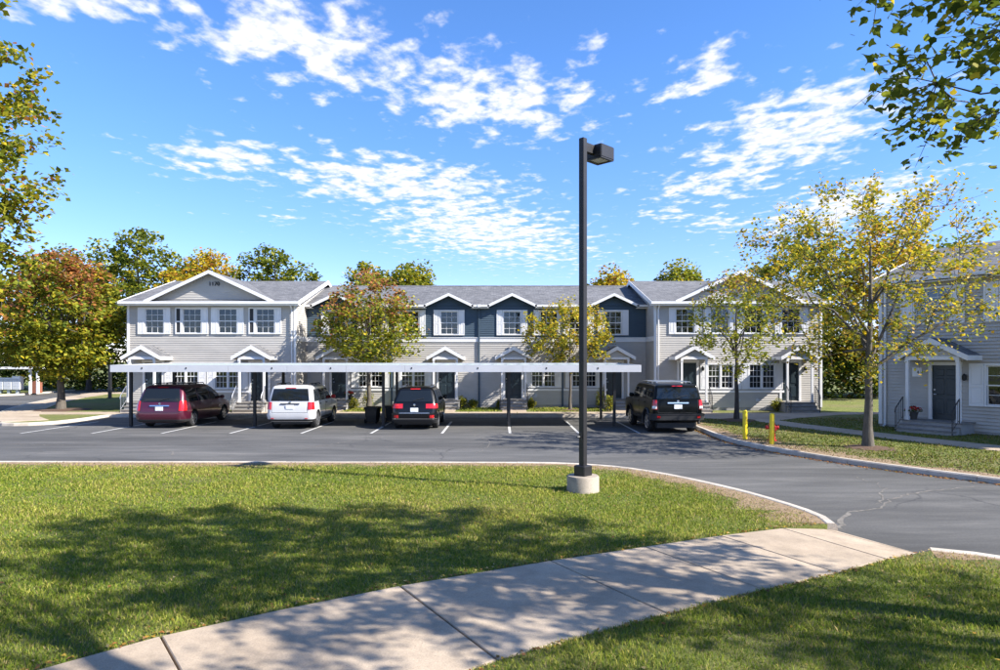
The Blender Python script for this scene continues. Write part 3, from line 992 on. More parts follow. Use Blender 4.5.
def porch(root, x, y, floor, W, p, ze, zp, rails=('black', 'black'), posts=True, steps=3):
    """gabled door hood on two posts with landing and steps; (x, y) the door centre on the wall"""
    pw = W/2-0.24
    ov = 0.10
    th = 0.09
    # roof: two slopes
    ro = MB()
    for s in (-1, 1):
        run = W/2+ov
        pts = [(0, zp), (s*run, ze-(zp-ze)*ov/(W/2)), (s*run, ze-(zp-ze)*ov/(W/2)+th), (0, zp+th)]
        if s > 0:
            pts = pts[::-1]
        ro.prism(pts, -p-0.02, 0.0, axes='xz')
    po = ro.build('porch_roof', 'shingle', root, (x, y, 0))
    fa = MB()
    for s in (-1, 1):
        run = W/2+ov+0.02
        zl = ze-(zp-ze)*(ov+0.02)/(W/2)
        pts = [(0, zp-0.13), (s*run, zl-0.11), (s*run, zl+th-0.01), (0, zp+th-0.01)]
        if s > 0:
            pts = pts[::-1]
        fa.prism(pts, -p-0.06, -p-0.018, axes='xz')
        a, b = (s*run, s*(run+0.025)) if s > 0 else (s*(run+0.025), s*run)
        fa.box(a, b, -p-0.06, 0, zl-0.10, zl+th-0.015)
    fa.build('fascia', 'white_paint', po)
    tm = MB()
    sl = (zp-ze)/(W/2)
    zt0 = ze-0.02
    siding(tm, (0, -p+0.10, 0), (1, 0, 0), (0, -1, 0), lambda z: -(zp-0.02-z)/sl, lambda z: (zp-0.02-z)/sl, zt0, zp-0.04, course=0.10)
    tag(tm.build('gable_siding', 'siding_grey', po), kind='stuff')
    bm = MB()
    bm.box(-pw-0.06, pw+0.06, -p+0.055, -p+0.17, ze-0.15, ze-0.02)
    for s in (-1, 1):
        bm.box(s*pw-0.05, s*pw+0.05, -p+0.17, -0.005, ze-0.15, ze-0.02)
    bm.box(-W/2-0.02, W/2+0.02, -p+0.18, -0.01, ze-0.018, ze-0.002)
    bm.build('beam', 'white_paint', po)
    pm = CACHE.get(('post', ze, floor))
    if pm is None:
        q = MB()
        h = ze-0.15-floor
        q.box(-0.05, 0.05, -0.05, 0.05, 0, h)
        q.box(-0.068, 0.068, -0.068, 0.068, 0, 0.12)
        q.box(-0.065, 0.065, -0.065, 0.065, h-0.09, h-0.001)
        pm = CACHE[('post', ze, floor)] = q.mesh('porch_post', 'white_paint')
    for s in (-1, 1):
        link(pm, 'porch_post', root, (x+s*pw, y-p+0.112, floor))
    # landing and steps
    ln = MB()
    ln.box(-W/2+0.05, W/2-0.05, -p, -0.02, floor-0.045, floor)
    ln.box(-W/2+0.10, W/2-0.10, -p+0.03, -0.03, -0.02, floor-0.045, 1)
    ln.build('landing', ['grey_wood', 'foundation'], root, (x, y, 0))
    rise = floor/steps
    for k in range(1, steps):
        st = MB()
        zt = floor-rise*k
        st.box(-W/2+0.12, W/2-0.12, -p-0.28*k, -p-0.28*(k-1)+0.02, zt-0.045, zt)
        st.box(-W/2+0.15, W/2-0.15, -p-0.28*k+0.03, -p-0.28*(k-1), -0.02, zt-0.045, 1)
        st.build('step', ['grey_wood', 'foundation'], root, (x, y, 0))
    for s, kind in zip((-1, 1), rails):
        if not kind:
            continue
        rl = MB()
        xx = s*(W/2-0.14)
        yb = -p-0.28*(steps-1)+0.02
        ya = -p-0.02
        zb = rise
        top = [(xx, ya, floor+0.86), (xx, yb, zb*0.4+0.82), (xx, yb-0.05, zb*0.4+0.66)]
        rl.tube(top, 0.020, 6)
        rl.tube([(xx, ya, floor), (xx, ya, floor+0.86)], 0.018, 6)
        rl.tube([(xx, yb, 0.0), (xx, yb, zb*0.4+0.82)], 0.018, 6)
        for t in (0.25, 0.5, 0.75):
            yy = ya+(yb-ya)*t
            rl.tube([(xx, yy, floor+0.12-(floor-zb*0.4+0.0)*t), (xx, yy, floor+0.86+(zb*0.4+0.82-floor-0.86)*t)], 0.009, 5)
        rl.tube([(xx, ya, floor+0.12), (xx, yb, zb*0.4+0.12)], 0.010, 5)
        rl.build('handrail', 'black_metal' if kind == 'black' else 'steel', root, (x, y, 0), smooth=True, angle=40)
def wall_light(root, x, y, z):
    mb = MB()
    mb.box(-0.05, 0.05, -0.05, 0.0, -0.09, 0.09)
    mb.lathe([(0.03, -0.14), (0.065, -0.10), (0.075, 0.04), (0.03, 0.10), (0.008, 0.13)], 8, mat=Matrix.Translation((0, -0.10, 0)))
    mb.build('wall_light', 'black_metal', root, (x, y, z))
def roof_slab(mb, y0, z0, y1, z1, x0, x1, th=0.10, mi=0):
    mb.prism([(y0, z0-th), (y1, z1-th), (y1, z1), (y0, z0)] if y1 > y0 else [(y1, z1-th), (y0, z0-th), (y0, z0), (y1, z1)], x0, x1, mi, axes='yz')
def gable_roof(mb, xc, hw, ze, zp, y0, y1, th=0.09):
    """roof whose ridge runs front to back"""
    for s in (-1, 1):
        pts = [(xc, zp-th), (xc+s*hw, ze-th), (xc+s*hw, ze), (xc, zp)]
        if s > 0:
            pts = pts[::-1]
        mb.prism(pts, y0, y1, axes='xz')
def rake(mb, xc, hw, ze, zp, y0, y1, drop=0.17, lift=0.02):
    for s in (-1, 1):
        pts = [(xc, zp-drop), (xc+s*hw, ze-drop), (xc+s*hw, ze+lift), (xc, zp+lift)]
        if s > 0:
            pts = pts[::-1]
        mb.prism(pts, y0, y1, axes='xz')

# ------------------------------------------------------------------ townhouse row
XC = -1.35
TH = empty('townhouse_row', (XC, 35.5, LZ), label='long two-storey grey and navy townhouse row with white gables behind the carport', cat='building')
EAVE, WR, CR = 5.77, 7.57, 7.37
WL = (-18.45, -9.55)
WRT = (9.60, 18.45)
FND = 0.17
CY = 2.1
def wx(X):
    return X - XC
# openings as (x0, x1, z0, z1), local
UW, UH, UZ = 0.98, 1.30, 4.11
LW, LH, LZW = 1.34, 1.26, 1.18
DZ = 0.50
def op(x, z, w, h):
    return (x-w/2, x+w/2, z, z+h)
up_l = [wx(v) for v in (-18.4, -16.4, -14.5, -12.5)]
up_r = [wx(v) for v in (9.85, 11.7, 13.5, 15.5)]
lo_l = [wx(v) for v in (-16.75, -14.5)]
lo_r = [wx(v) for v in (11.75, 13.95)]
dr_l = [wx(v) for v in (-18.45, -12.8)]
dr_r = [wx(v) for v in (10.0, 15.45)]
up_c = [wx(v) for v in (-9.2, -7.15, -5.07, -2.87, 0.68, 2.76, 4.4, 6.37)]
dorm = [up_c[0], up_c[3], up_c[4], up_c[7]]
lo_c = [wx(v) for v in (-7.3, -4.9, 2.45, 4.75)]
dr_c = [wx(v) for v in (-9.03, -3.0, 0.75, 6.4)]
def wing(x0, x1, ups, los, drs, side):
    w = MB()
    ops = [op(a, UZ, UW, UH) for a in ups] + [op(a, LZW, LW, LH) for a in los] + [op(a, DZ, 0.92, 2.05) for a in drs]
    siding(w, (0, 0, 0), (1, 0, 0), (0, -1, 0), x0, x1, FND, EAVE-0.02, ops)
    tag(w.build('front_wall', 'siding_grey', TH), kind='stuff')
    # side walls with gable ends
    for xx, nn in ((x0, -1), (x1, 1)):
        s = MB()
        ridge_y = 5.7
        def a(z):
            return 0.0 if z <= EAVE else (z-EAVE)/(WR-EAVE)*ridge_y
        def b(z):
            return 11.4-a(z)
        siding(s, (xx, 0, 0), (0, 1, 0), (nn, 0, 0), a, b, FND, WR-0.14)
        tag(s.build('side_wall', 'siding_grey', TH), kind='stuff')
    f = MB(); f.box(x0-0.01, x1+0.01, -0.02, 11.3, -0.05, FND)
    f.build('foundation', 'foundation', TH)
    bw = MB(); bw.box(x0+0.02, x1-0.02, 11.3, 11.4, 0, EAVE)
    bw.build('back_wall', 'siding_grey', TH)
    # roof
    r = MB()
    roof_slab(r, -0.38, EAVE, 5.7, WR, x0-0.28, x1+0.28)
    roof_slab(r, 11.8, EAVE, 5.7, WR, x0-0.28, x1+0.28)
    ro = r.build('roof', 'shingle', TH)
    t = MB()
    t.box(x0-0.30, x1+0.30, -0.50, -0.383, EAVE-0.13, EAVE+0.0)         # gutter
    t.box(x0-0.27, x1+0.27, -0.37, -0.005, EAVE-0.19, EAVE-0.15)         # soffit
    t.box(x0-0.27, x1+0.27, -0.382, -0.345, EAVE-0.22, EAVE-0.13)
    for xx, s in ((x0-0.30, -1), (x1+0.28, 1)):
        t.prism([(-0.40, EAVE-0.20), (5.7, WR-0.20), (5.7, WR+0.03), (-0.40, EAVE+0.03)], xx, xx+0.022, axes='yz')
        t.prism([(5.7, WR-0.20), (11.8, EAVE-0.20), (11.8, EAVE+0.03), (5.7, WR+0.03)], xx, xx+0.022, axes='yz')
    t.build('eave_trim', 'white_paint', ro)
    # pediment gable over the front
    xc = (x0+x1)/2 - 0.0
    hw, zp = 3.38, 7.40
    ze = EAVE+0.06
    g = MB(); gable_roof(g, xc, hw, ze, zp, -0.36, 5.4, 0.08)
    go = g.build('front_gable', 'shingle', TH)
    rk = MB(); rake(rk, xc, hw+0.04, ze-0.02, zp, -0.42, -0.362, 0.16, 0.02)
    rk.build('rake_board', 'white_paint', go)
    s = MB()
    sl = (zp-ze)/hw
    siding(s, (0, 0.0, 0), (1, 0, 0), (0, -1, 0), lambda z: xc-(zp-0.08-z)/sl, lambda z: xc+(zp-0.08-z)/sl, ze-0.02, zp-0.10)
    tag(s.build('gable_siding', 'siding_grey', go), kind='stuff')
    # corner boards and downspout
    for xx, a in ((x0, -1), (x1, 1)):
        c = MB()
        lo, hi = (xx-0.045, xx+0.08) if a < 0 else (xx-0.08, xx+0.045)
        c.prism([(lo, -0.045), (hi, -0.045), (hi, -0.001), (lo+0.012 if a < 0 else lo, -0.001)] if False else ([(lo, -0.045), (hi, -0.045), (hi, -0.005), (lo+0.014, -0.005), (lo+0.014, 0.09), (lo, 0.09)] if a < 0 else [(lo, -0.045), (hi, -0.045), (hi, 0.09), (hi-0.014, 0.09), (hi-0.014, -0.005), (lo, -0.005)]), FND, EAVE-0.19)
        c.build('corner_board', 'white_paint', TH)
    xd = x1-0.16 if side < 0 else x0+0.16
    d = MB(); d.tube([(xd, -0.42, EAVE-0.12), (xd, -0.10, EAVE-0.42), (xd, -0.10, 0.1), (xd, -0.25, 0.02)], 0.042, 6)
    d.build('downspout', 'white_paint', TH)
    miss = {1: (-1,), 3: (-1,)} if side < 0 else {}
    for k, a in enumerate(ups):
        window_set(TH, a, 0, UZ, UW, UH, 0.32, missing=miss.get(k, ()))
    for a in los:
        window_set(TH, a, 0, LZW, LW, LH, 0.36, twin=True)
    b = MB()
    b.box((los[0]-LW/2-0.5), (los[1]+LW/2+0.5), -0.050, -0.001, LZW-0.23, LZW-0.115)
    b.build('sill_band', 'white_paint', TH)
    for a in drs:
        door(TH, a, 0, DZ)
        porch(TH, a, 0, DZ, 1.75, 1.25, 2.86, 3.36, rails=('white', 'white') if side < 0 else ('black', 'black'))
        wall_light(TH, a+0.78, -0.02, 2.25)
wing(WL[0], WL[1], up_l, lo_l, dr_l, -1)
wing(WRT[0], WRT[1], up_r, lo_r, dr_r, 1)

def centre():
    x0, x1 = WL[1]+0.02, WRT[0]-0.02
    ops_l = [op(a, LZW, LW, LH) for a in lo_c] + [op(a, DZ, 0.92, 2.05) for a in dr_c]
    w = MB(); siding(w, (0, CY, 0), (1, 0, 0), (0, -1, 0), x0, x1, FND, 3.70, ops_l)
    tag(w.build('lower_wall', 'siding_grey', TH), kind='stuff')
    ops_u = [op(a, UZ+0.02, UW, UH) for a in up_c]
    w = MB(); siding(w, (0, CY, 0), (1, 0, 0), (0, -1, 0), x0, x1, 3.96, EAVE-0.02, ops_u)
    tag(w.build('upper_wall', 'siding_navy', TH), kind='stuff')
    b = MB()
    b.box(x0, x1, CY-0.05, CY+0.02, 3.70, 3.96)
    b.box(x0, x1, CY-0.075, CY-0.05, 3.925, 3.962)
    b.build('belt_band', 'white_paint', TH)
    for xx, nn in ((WL[1], 1), (WRT[0], -1)):
        bb = MB()
        a, c = (xx+0.018, xx+0.05) if nn > 0 else (xx-0.05, xx-0.018)
        bb.box(a, c, 0.0, CY-0.08, 3.70, 3.96)
        bb.build('belt_band', 'white_paint', TH)
    f = MB(); f.box(x0, x1, CY-0.02, 11.0, -0.05, FND)
    f.build('foundation', 'foundation', TH)
    bw = MB(); bw.box(x0, x1, 11.0, 11.1, 0, EAVE)
    bw.build('back_wall', 'siding_grey', TH)
    ye, yr = CY-0.36, 6.6
    sl = (CR-EAVE)/(yr-ye)
    r = MB()
    zc = EAVE+sl*(CY+0.03-ye)
    roof_slab(r, CY+0.03, zc, yr, CR, x0-0.3, x1+0.3)
    roof_slab(r, 11.5, EAVE, yr, CR, x0-0.3, x1+0.3)
    hw = 1.28
    gaps = [x0-0.02] + [q for d in dorm for q in (d-hw, d+hw)] + [x1+0.02]
    t = MB()
    for a, c in zip(gaps[0::2], gaps[1::2]):
        a2, c2 = max(a, x0-0.02), min(c, x1+0.02)
        if c2-a2 < 0.05:
            continue
        roof_slab(r, ye, EAVE, CY+0.03, zc, a2, c2)
        t.box(a2, c2, ye-0.11, ye-0.002, EAVE-0.12, EAVE+0.0)
        t.box(a2, c2, ye, CY-0.02, EAVE-0.19, EAVE-0.15)
    ro = r.build('roof', 'shingle', TH)
    t.build('eave_trim', 'white_paint', ro)
    for d in dorm:
        zp = 6.40
        g = MB(); gable_roof(g, d, hw+0.04, EAVE+0.03, zp, ye-0.05, CY+2.2, 0.07)
        go = g.build('dormer', 'shingle', TH)
        rk = MB(); rake(rk, d, hw+0.10, EAVE-0.02, zp, ye-0.11, ye-0.052, 0.14, 0.02)
        rk.build('rake_board', 'white_paint', go)
        s = MB()
        s2 = (zp-EAVE)/hw
        siding(s, (0, CY, 0), (1, 0, 0), (0, -1, 0), lambda z: max(d-hw, d-(zp-0.09-z)/s2), lambda z: min(d+hw, d+(zp-0.09-z)/s2), EAVE-0.02, zp-0.12)
        tag(s.build('gable_siding', 'siding_navy', go), kind='stuff')
    # roof ridge cap
    rc = MB(); rc.prism([(yr-0.14, CR-0.025), (yr, CR+0.03), (yr+0.14, CR-0.025)], x0-0.28, x1+0.28, axes='yz')
    rc.build('ridge_cap', 'shingle', ro)
    for xd in (wx(-1.18), wx(3.52), wx(-6.1)):
        d = MB(); d.box(xd-0.045, xd+0.045, CY-0.10, CY-0.02, 0.05, EAVE-0.2)
        d.tube([(xd, ye-0.05, EAVE-0.08), (xd, CY-0.06, EAVE-0.34)], 0.04, 6)
        d.build('downspout', 'siding_navy', TH)
        h = MB(); h.box(xd-0.07, xd+0.07, ye-0.13, ye-0.112, EAVE-0.14, EAVE+0.01)
        h.build('gutter_outlet', 'white_paint', TH)
    for a in up_c:
        window_set(TH, a, CY, UZ+0.02, UW, UH, 0.32)
    for k, a in enumerate(lo_c):
        window_set(TH, a, CY, LZW, LW, LH, 0.34, twin=True)
    for a in (lo_c[0], lo_c[2]):
        b = MB(); b.box(a-1.2, a+3.6, CY-0.050, CY-0.001, LZW-0.23, LZW-0.115)
        b.build('sill_band', 'white_paint', TH)
    for k, a in enumerate(dr_c):
        door(TH, a, CY, DZ)
        porch(TH, a, CY, DZ, 1.75, 1.15, 2.86, 3.36, rails=('black', None) if k != 2 else ('black', 'black'))
        wall_light(TH, a+0.80, CY-0.02, 2.25)
centre()
# wooden utility boxes and vents under the windows
for X in (2.0, 4.0):
    v = MB(); v.lathe([(0.10, -0.06), (0.11, -0.02), (0.11, 0.0)], 10, axis='y')
    v.build('vent_hood', 'white_metal', TH, (wx(X), CY-0.005, 0.66))
for X in (12.7, 13.7):
    v = MB(); v.lathe([(0.09, -0.06), (0.10, -0.02), (0.10, 0.0)], 10, axis='y')
    v.build('vent_hood', 'white_metal', TH, (wx(X), -0.005, 0.55))

def text_obj(name, body, size, mat, parent, loc, rot, extr=0.01):
    cu = bpy.data.curves.new(name, 'FONT')
    cu.body = body
    cu.size = size
    cu.extrude = extr
    cu.align_x = 'CENTER'; cu.align_y = 'CENTER'
    o = bpy.data.objects.new(name, cu)
    col.objects.link(o)
    o.rotation_euler = rot
    bpy.context.view_layer.update()
    me = bpy.data.meshes.new_from_object(o.evaluated_get(bpy.context.evaluated_depsgraph_get()))
    bpy.data.objects.remove(o)
    me.materials.clear(); me.materials.append(MATS[mat])
    q = link(me, name, parent, loc)
    q.rotation_euler = rot
    return q
text_obj('house_number', '1170', 0.30, 'black_metal', TH, (wx(-15.2), -0.045, 6.72), (R(90), 0, 0), 0.02)

# ------------------------------------------------------------------ neighbouring house, right
AH = R(-58)
NH = empty('corner_house', (15.4, 27.0, LZ), AH, label='grey clapboard two-storey house with dark door and red potted flowers', cat='building')
def corner_house():
    Lh, Dp = 11.0, 10.0
    e, rz = 5.80, 7.65
    dxc, fl = 2.40, 0.42
    ops = [op(1.94, 4.08, 1.22, 1.30), op(4.80, 4.08, 1.22, 1.30), op(4.42, 1.05, 1.34, 1.42), op(dxc, fl, 0.92, 2.05), op(7.8, 4.08, 1.22, 1.3), op(7.8, 1.05, 1.34, 1.42)]
    w = MB(); siding(w, (0, 0, 0), (1, 0, 0), (0, -1, 0), 0, Lh, 0.10, e-0.02, ops, course=0.125, lip=0.042)
    tag(w.build('front_wall', 'siding_grey', NH), kind='stuff')
    for xx, nn in ((0, -1), (Lh, 1)):
        s = MB()
        def a(z): return 0.0 if z <= e else (z-e)/(rz-e)*Dp/2
        siding(s, (xx, 0, 0), (0, 1, 0), (nn, 0, 0), a, lambda z: Dp-a(z), 0.10, rz-0.12)
        tag(s.build('side_wall', 'siding_grey', NH), kind='stuff')
    b = MB(); b.box(0, Lh, Dp, Dp+0.1, 0, e); b.build('back_wall', 'siding_grey', NH)
    f = MB(); f.box(-0.01, Lh, -0.02, Dp, -0.06, 0.10); f.build('foundation', 'foundation', NH)
    r = MB()
    roof_slab(r, -0.38, e, Dp/2, rz, -0.30, Lh+0.3); roof_slab(r, Dp+0.38, e, Dp/2, rz, -0.30, Lh+0.3)
    ro = r.build('roof', 'shingle', NH)
    t = MB()
    t.box(-0.32, Lh+0.3, -0.49, -0.383, e-0.12, e)
    t.box(-0.29, Lh+0.3, -0.37, -0.005, e-0.19, e-0.15)
    t.prism([(-0.40, e-0.20), (Dp/2, rz-0.20), (Dp/2, rz+0.03), (-0.40, e+0.03)], -0.325, -0.302, axes='yz')
    t.build('eave_trim', 'white_paint', ro)
    c = MB(); c.prism([(-0.045, -0.045), (0.09, -0.045), (0.09, -0.005), (-0.031, -0.005), (-0.031, 0.09), (-0.045, 0.09)], 0.1, e-0.19)
    c.build('corner_board', 'white_paint', NH)
    d = MB(); d.tube([(0.24, -0.42, e-0.1), (0.24, -0.09, e-0.42), (0.24, -0.09, 0.1), (0.24, -0.22, 0.03)], 0.042, 6)
    d.build('downspout', 'white_paint', NH)
    for x in (1.94, 4.80, 7.8):
        window_set(NH, x, 0, 4.08, 1.22, 1.30, 0.46)
    for x in (4.42, 7.8):
        window_set(NH, x, 0, 1.05, 1.34, 1.42, 0.48, blind=False)
    door(NH, dxc, 0, fl)
    porch(NH, dxc-0.02, 0, fl, 2.20, 1.05, 2.82, 3.40, rails=('black', 'black'), steps=3)
    wall_light(NH, dxc+0.68, -0.02, 2.05)
    q = MB(); q.box(-0.17, 0.17, -0.045, -0.005, -0.17, 0.17)
    pl = q.build('number_plaque', 'white_paint', NH, (dxc-0.98, 0, 2.20))
    text_obj('numeral', '4', 0.17, 'black_metal', pl, (0.04, -0.050, -0.01), (R(90), 0, 0), 0.004)
corner_house()

# ------------------------------------------------------------------ carport
def carport():
    x0, x1, y0, y1 = -15.9, 5.75, 27.2, 32.3
    CP = empty('carport', ((x0+x1)/2, (y0+y1)/2, 0), label='long flat white metal carport on dark posts over the parking stalls', cat='carport')
    ox, oy = CP.location.x, CP.location.y
    zf, zb = 2.59, 2.655
    # ribbed deck: ribs run front to back
    mb = MB()
    nx = int((x1-x0)/0.15)
    vs, fs = [], []
    for i in range(nx+1):
        x = x0+0.03+(x1-x0-0.06)*i/nx
        up = 0.035 if (i // 2) % 2 == 0 else 0.0
        vs += [(x-ox, y0+0.03-oy, zf-0.07+up), (x-ox, y1-0.03-oy, zb-0.07+up)]
    for i in range(nx):
        fs.append((2*i, 2*i+2, 2*i+3, 2*i+1))
    mb.add(vs, fs)
    mb.build('roof_deck', 'roof_metal', CP)
    # fascia made of lengths
    n = 9
    L = (x1-x0)/n
    for k in range(n):
        f = MB()
        a, b = x0+k*L, x0+(k+1)*L-0.008
        f.box(a-ox, b-ox, y0-oy-0.015, y0-oy+0.015, 2.30, zf)
        f.box(a-ox, b-ox, y0-oy+0.015, y0-oy+0.12, zf-0.016, zf-0.002)
        f.box(a-ox, b-ox, y0-oy+0.015, y0-oy+0.10, 2.30, 2.314)
        f.build('fascia_panel', 'white_metal', CP)
        g = MB(); g.box(a-ox, b-ox, y1-oy-0.015, y1-oy+0.015, 2.36, zb)
        g.build('fascia_panel', 'white_metal', CP)
    for xx in (x0, x1):
        g = MB(); g.prism([(y0-oy+0.016, 2.302), (y1-oy-0.016, 2.362), (y1-oy-0.016, zb-0.002), (y0-oy+0.016, zf-0.002)], xx-ox-0.015, xx-ox+0.015, axes='yz')
        g.build('fascia_panel', 'white_metal', CP)
    for xx in (-15.5, -10.3, -4.9, 0.38, 4.8):
        for yy, zt in ((28.0, 2.34+0.13), (31.7, 2.38+0.13)):
            p = MB()
            p.box(-0.055, 0.055, -0.055, -0.043, 0, zt-0.12); p.box(-0.055, 0.055, 0.043, 0.055, 0, zt-0.12); p.box(-0.006, 0.006, -0.043, 0.043, 0, zt-0.12)
            p.box(-0.11, 0.11, -0.11, 0.11, 0.0, 0.015)
            p.build('post', 'black_metal', CP, (xx-ox, yy-oy, 0))
        b = MB(); b.prism([(y0+0.1-oy, 2.33), (y1-0.1-oy, 2.385), (y1-0.1-oy, 2.52), (y0+0.1-oy, 2.46)], xx-ox-0.05, xx-ox+0.05, axes='yz')
        b.build('cross_beam', 'white_metal', CP)
    for k, xx in enumerate((-14.6, -12.8, -9.3, -6.9, -3.6, -0.9, 1.9, 4.0)):
        s = MB(); s.cbox(-0.022, 0.022, -0.035, 0.035, 0, 0.016, 0.004, mat=Matrix(((1, 0, 0, 0), (0, 0, -1, 0), (0, 1, 0, 0), (0, 0, 0, 1))))
        s.build('stall_marker', 'trim_plastic', CP, (xx-ox, y0-oy-0.016, 2.46))
    # slim purlins seen underneath
    for yy in (28.6, 30.0, 31.2):
        z = 2.475+(yy-27.2)*0.0128
        p = MB(); p.box(x0+0.05-ox, x1-0.05-ox, yy-0.03-oy, yy+0.03-oy, z, z+0.035)
        p.build('purlin', 'white_metal', CP)
carport()

# ------------------------------------------------------------------ lamp post
def lamp_post():
    T = empty('street_lamp', (LAMP[0], LAMP[1], LZ-0.02), R(0), label='tall square black lamp post with box head on round concrete footing in the lawn', cat='street lamp')
    f = MB(); f.lathe([(0.325, -0.1), (0.325, 0.31), (0.31, 0.335), (0.0, 0.34)], 36)
    f.build('footing', 'footing_concrete', T, smooth=True, angle=35)
    A = R(45)
    M4 = Matrix.Rotation(A, 4, 'Z')
    b = MB(); b.cbox(-0.135, 0.135, -0.135, 0.135, 0.335, 0.54, 0.015, mat=M4)
    b.build('base_cover', 'lamp_bronze', T)
    p = MB(); p.cbox(-0.061, 0.061, -0.061, 0.061, 0.53, 7.16, 0.008, mat=M4)
    p.build('pole', 'lamp_bronze', T)
    h = MB(); h.cbox(-0.035, 0.035, -0.078, -0.060, 1.05, 1.22, 0.006, mat=Matrix.Rotation(R(-45), 4, 'Z'))
    h.tube([(-0.075, -0.06, 1.12), (-0.13, -0.10, 1.12)], 0.02, 6)
    h.build('hand_hole_cover', 'black_metal', T)
    # arm and head point away to the right, along (1, 1)
    a = MB(); a.box(0.06, 0.36, -0.05, 0.05, 6.90, 7.08, mat=M4)
    a.build('arm', 'lamp_bronze', T)
    hd = MB(); hd.cbox(0.32, 0.78, -0.22, 0.22, 6.84, 7.10, 0.02, mat=M4)
    ho = hd.build('lamp_head', 'lamp_bronze', T)
    l = MB(); l.box(0.38, 0.72, -0.15, 0.15, 6.825, 6.842, mat=M4)
    l.build('lens', 'lamp_lens', ho)
    r = MB()
    for q in ((0.33, 0.38, -0.21, 0.21), (0.72, 0.77, -0.21, 0.21), (0.38, 0.72, -0.21, -0.15), (0.38, 0.72, 0.15, 0.21)):
        r.box(q[0], q[1], q[2], q[3], 6.81, 6.845, mat=M4)
    r.build('lens_frame', 'lamp_bronze', ho)
lamp_post()

# ------------------------------------------------------------------ bollards, hydrant, bins, mailboxes
def bollard(x, y, label, lean=0.0, h=0.98):
    m = MB(); m.lathe([(0.075, -0.1), (0.075, h-0.06), (0.068, h-0.025), (0.045, h-0.006), (0.0, h)], 18)
    o = m.build('bollard', 'yellow_paint', smooth=True, angle=50)
    o.location = (x, y, LZ)
    o.rotation_euler = (0, lean, 0)
    return tag(o, label, 'bollard', 'yellow bollards guarding the hydrant')
bollard(8.25, 22.45, 'yellow steel bollard standing clear of the red hydrant, beside the kerb')
bollard(8.60, 21.1, 'yellow steel bollard standing right in front of the red hydrant', R(0.8))
def hydrant():
    T = empty('fire_hydrant', (8.98, 22.0, LZ), label='small red fire hydrant behind the yellow bollards', cat='fire hydrant')
    b = MB(); b.lathe([(0.15, 0), (0.15, 0.03), (0.10, 0.04), (0.095, 0.42), (0.13, 0.43), (0.13, 0.47), (0.10, 0.48)], 20)
    b.build('barrel', 'hydrant_red', T, smooth=True, angle=40)
    c = MB(); c.lathe([(0.115, 0.47), (0.115, 0.52), (0.09, 0.59), (0.045, 0.64), (0.03, 0.65), (0.03, 0.69), (0.0, 0.69)], 20)
    c.build('bonnet', 'hydrant_red', T, smooth=True, angle=40)
    for s in (-1, 1):
        n = MB(); n.lathe([(0.05, 0.07), (0.05, 0.16), (0.068, 0.16), (0.068, 0.20), (0.02, 0.20), (0.02, 0.225)], 14, axis='x', mat=Matrix.Scale(s, 4, (1, 0, 0)))
        n.build('nozzle_cap', 'hydrant_red', T, (0, 0, 0.44))
    n = MB(); n.lathe([(0.065, -0.07), (0.065, -0.15), (0.082, -0.15), (0.082, -0.19), (0.02, -0.19), (0.02, -0.21)], 14, axis='y')
    n.build('nozzle_cap', 'hydrant_red', T, (0, 0, 0.40))
hydrant()
def bin_(x, y, rz, label):
    T = empty('wheeled_bin', (x, y, 0.0), rz, label=label, cat='bin')
    T.scale = (0.92, 0.92, 0.84)
    b = MB()
    prof = [(-0.23, 0.06, 0.22), (-0.28, 0.40, 0.27), (-0.30, 0.78, 0.30)]
    vs, fs = [], []
    for (h, z, w) in prof:
        vs += [(-w, h, z), (w, h, z), (w, -h, z), (-w, -h, z)]
    for i in range(2):
        for k in range(4):
            j = (k+1) % 4
            fs.append((i*4+k, i*4+j, i*4+4+j, i*4+4+k))
    fs += [(3, 2, 1, 0), (8, 9, 10, 11)]
    b.add(vs, fs); b.box(-0.32, 0.32, -0.32, 0.32, 0.74, 0.79)
    b.build('body', 'bin_plastic', T)
    l = MB(); l.cbox(-0.33, 0.33, -0.34, 0.33, 0.795, 0.87, 0.03); l.build('lid', 'bin_plastic', T)
    hd = MB(); hd.tube([(-0.25, 0.34, 0.74), (-0.25, 0.41, 0.78), (0.25, 0.41, 0.78), (0.25, 0.34, 0.74)], 0.018, 6); hd.build('handle', 'bin_plastic', T)
    for s in (-1, 1):
        w = MB(); w.lathe([(0.03, -0.03), (0.11, -0.03), (0.12, 0), (0.11, 0.03), (0.03, 0.03)], 16, axis='x')
        w.build('wheel', 'rubber', T, (s*0.27, 0.24, 0.12))
bin_(-5.65, 29.6, R(170), 'black wheeled bin standing free beside the carport post')
bin_(-4.95, 30.3, R(195), 'black wheeled bin half hidden behind the carport post')

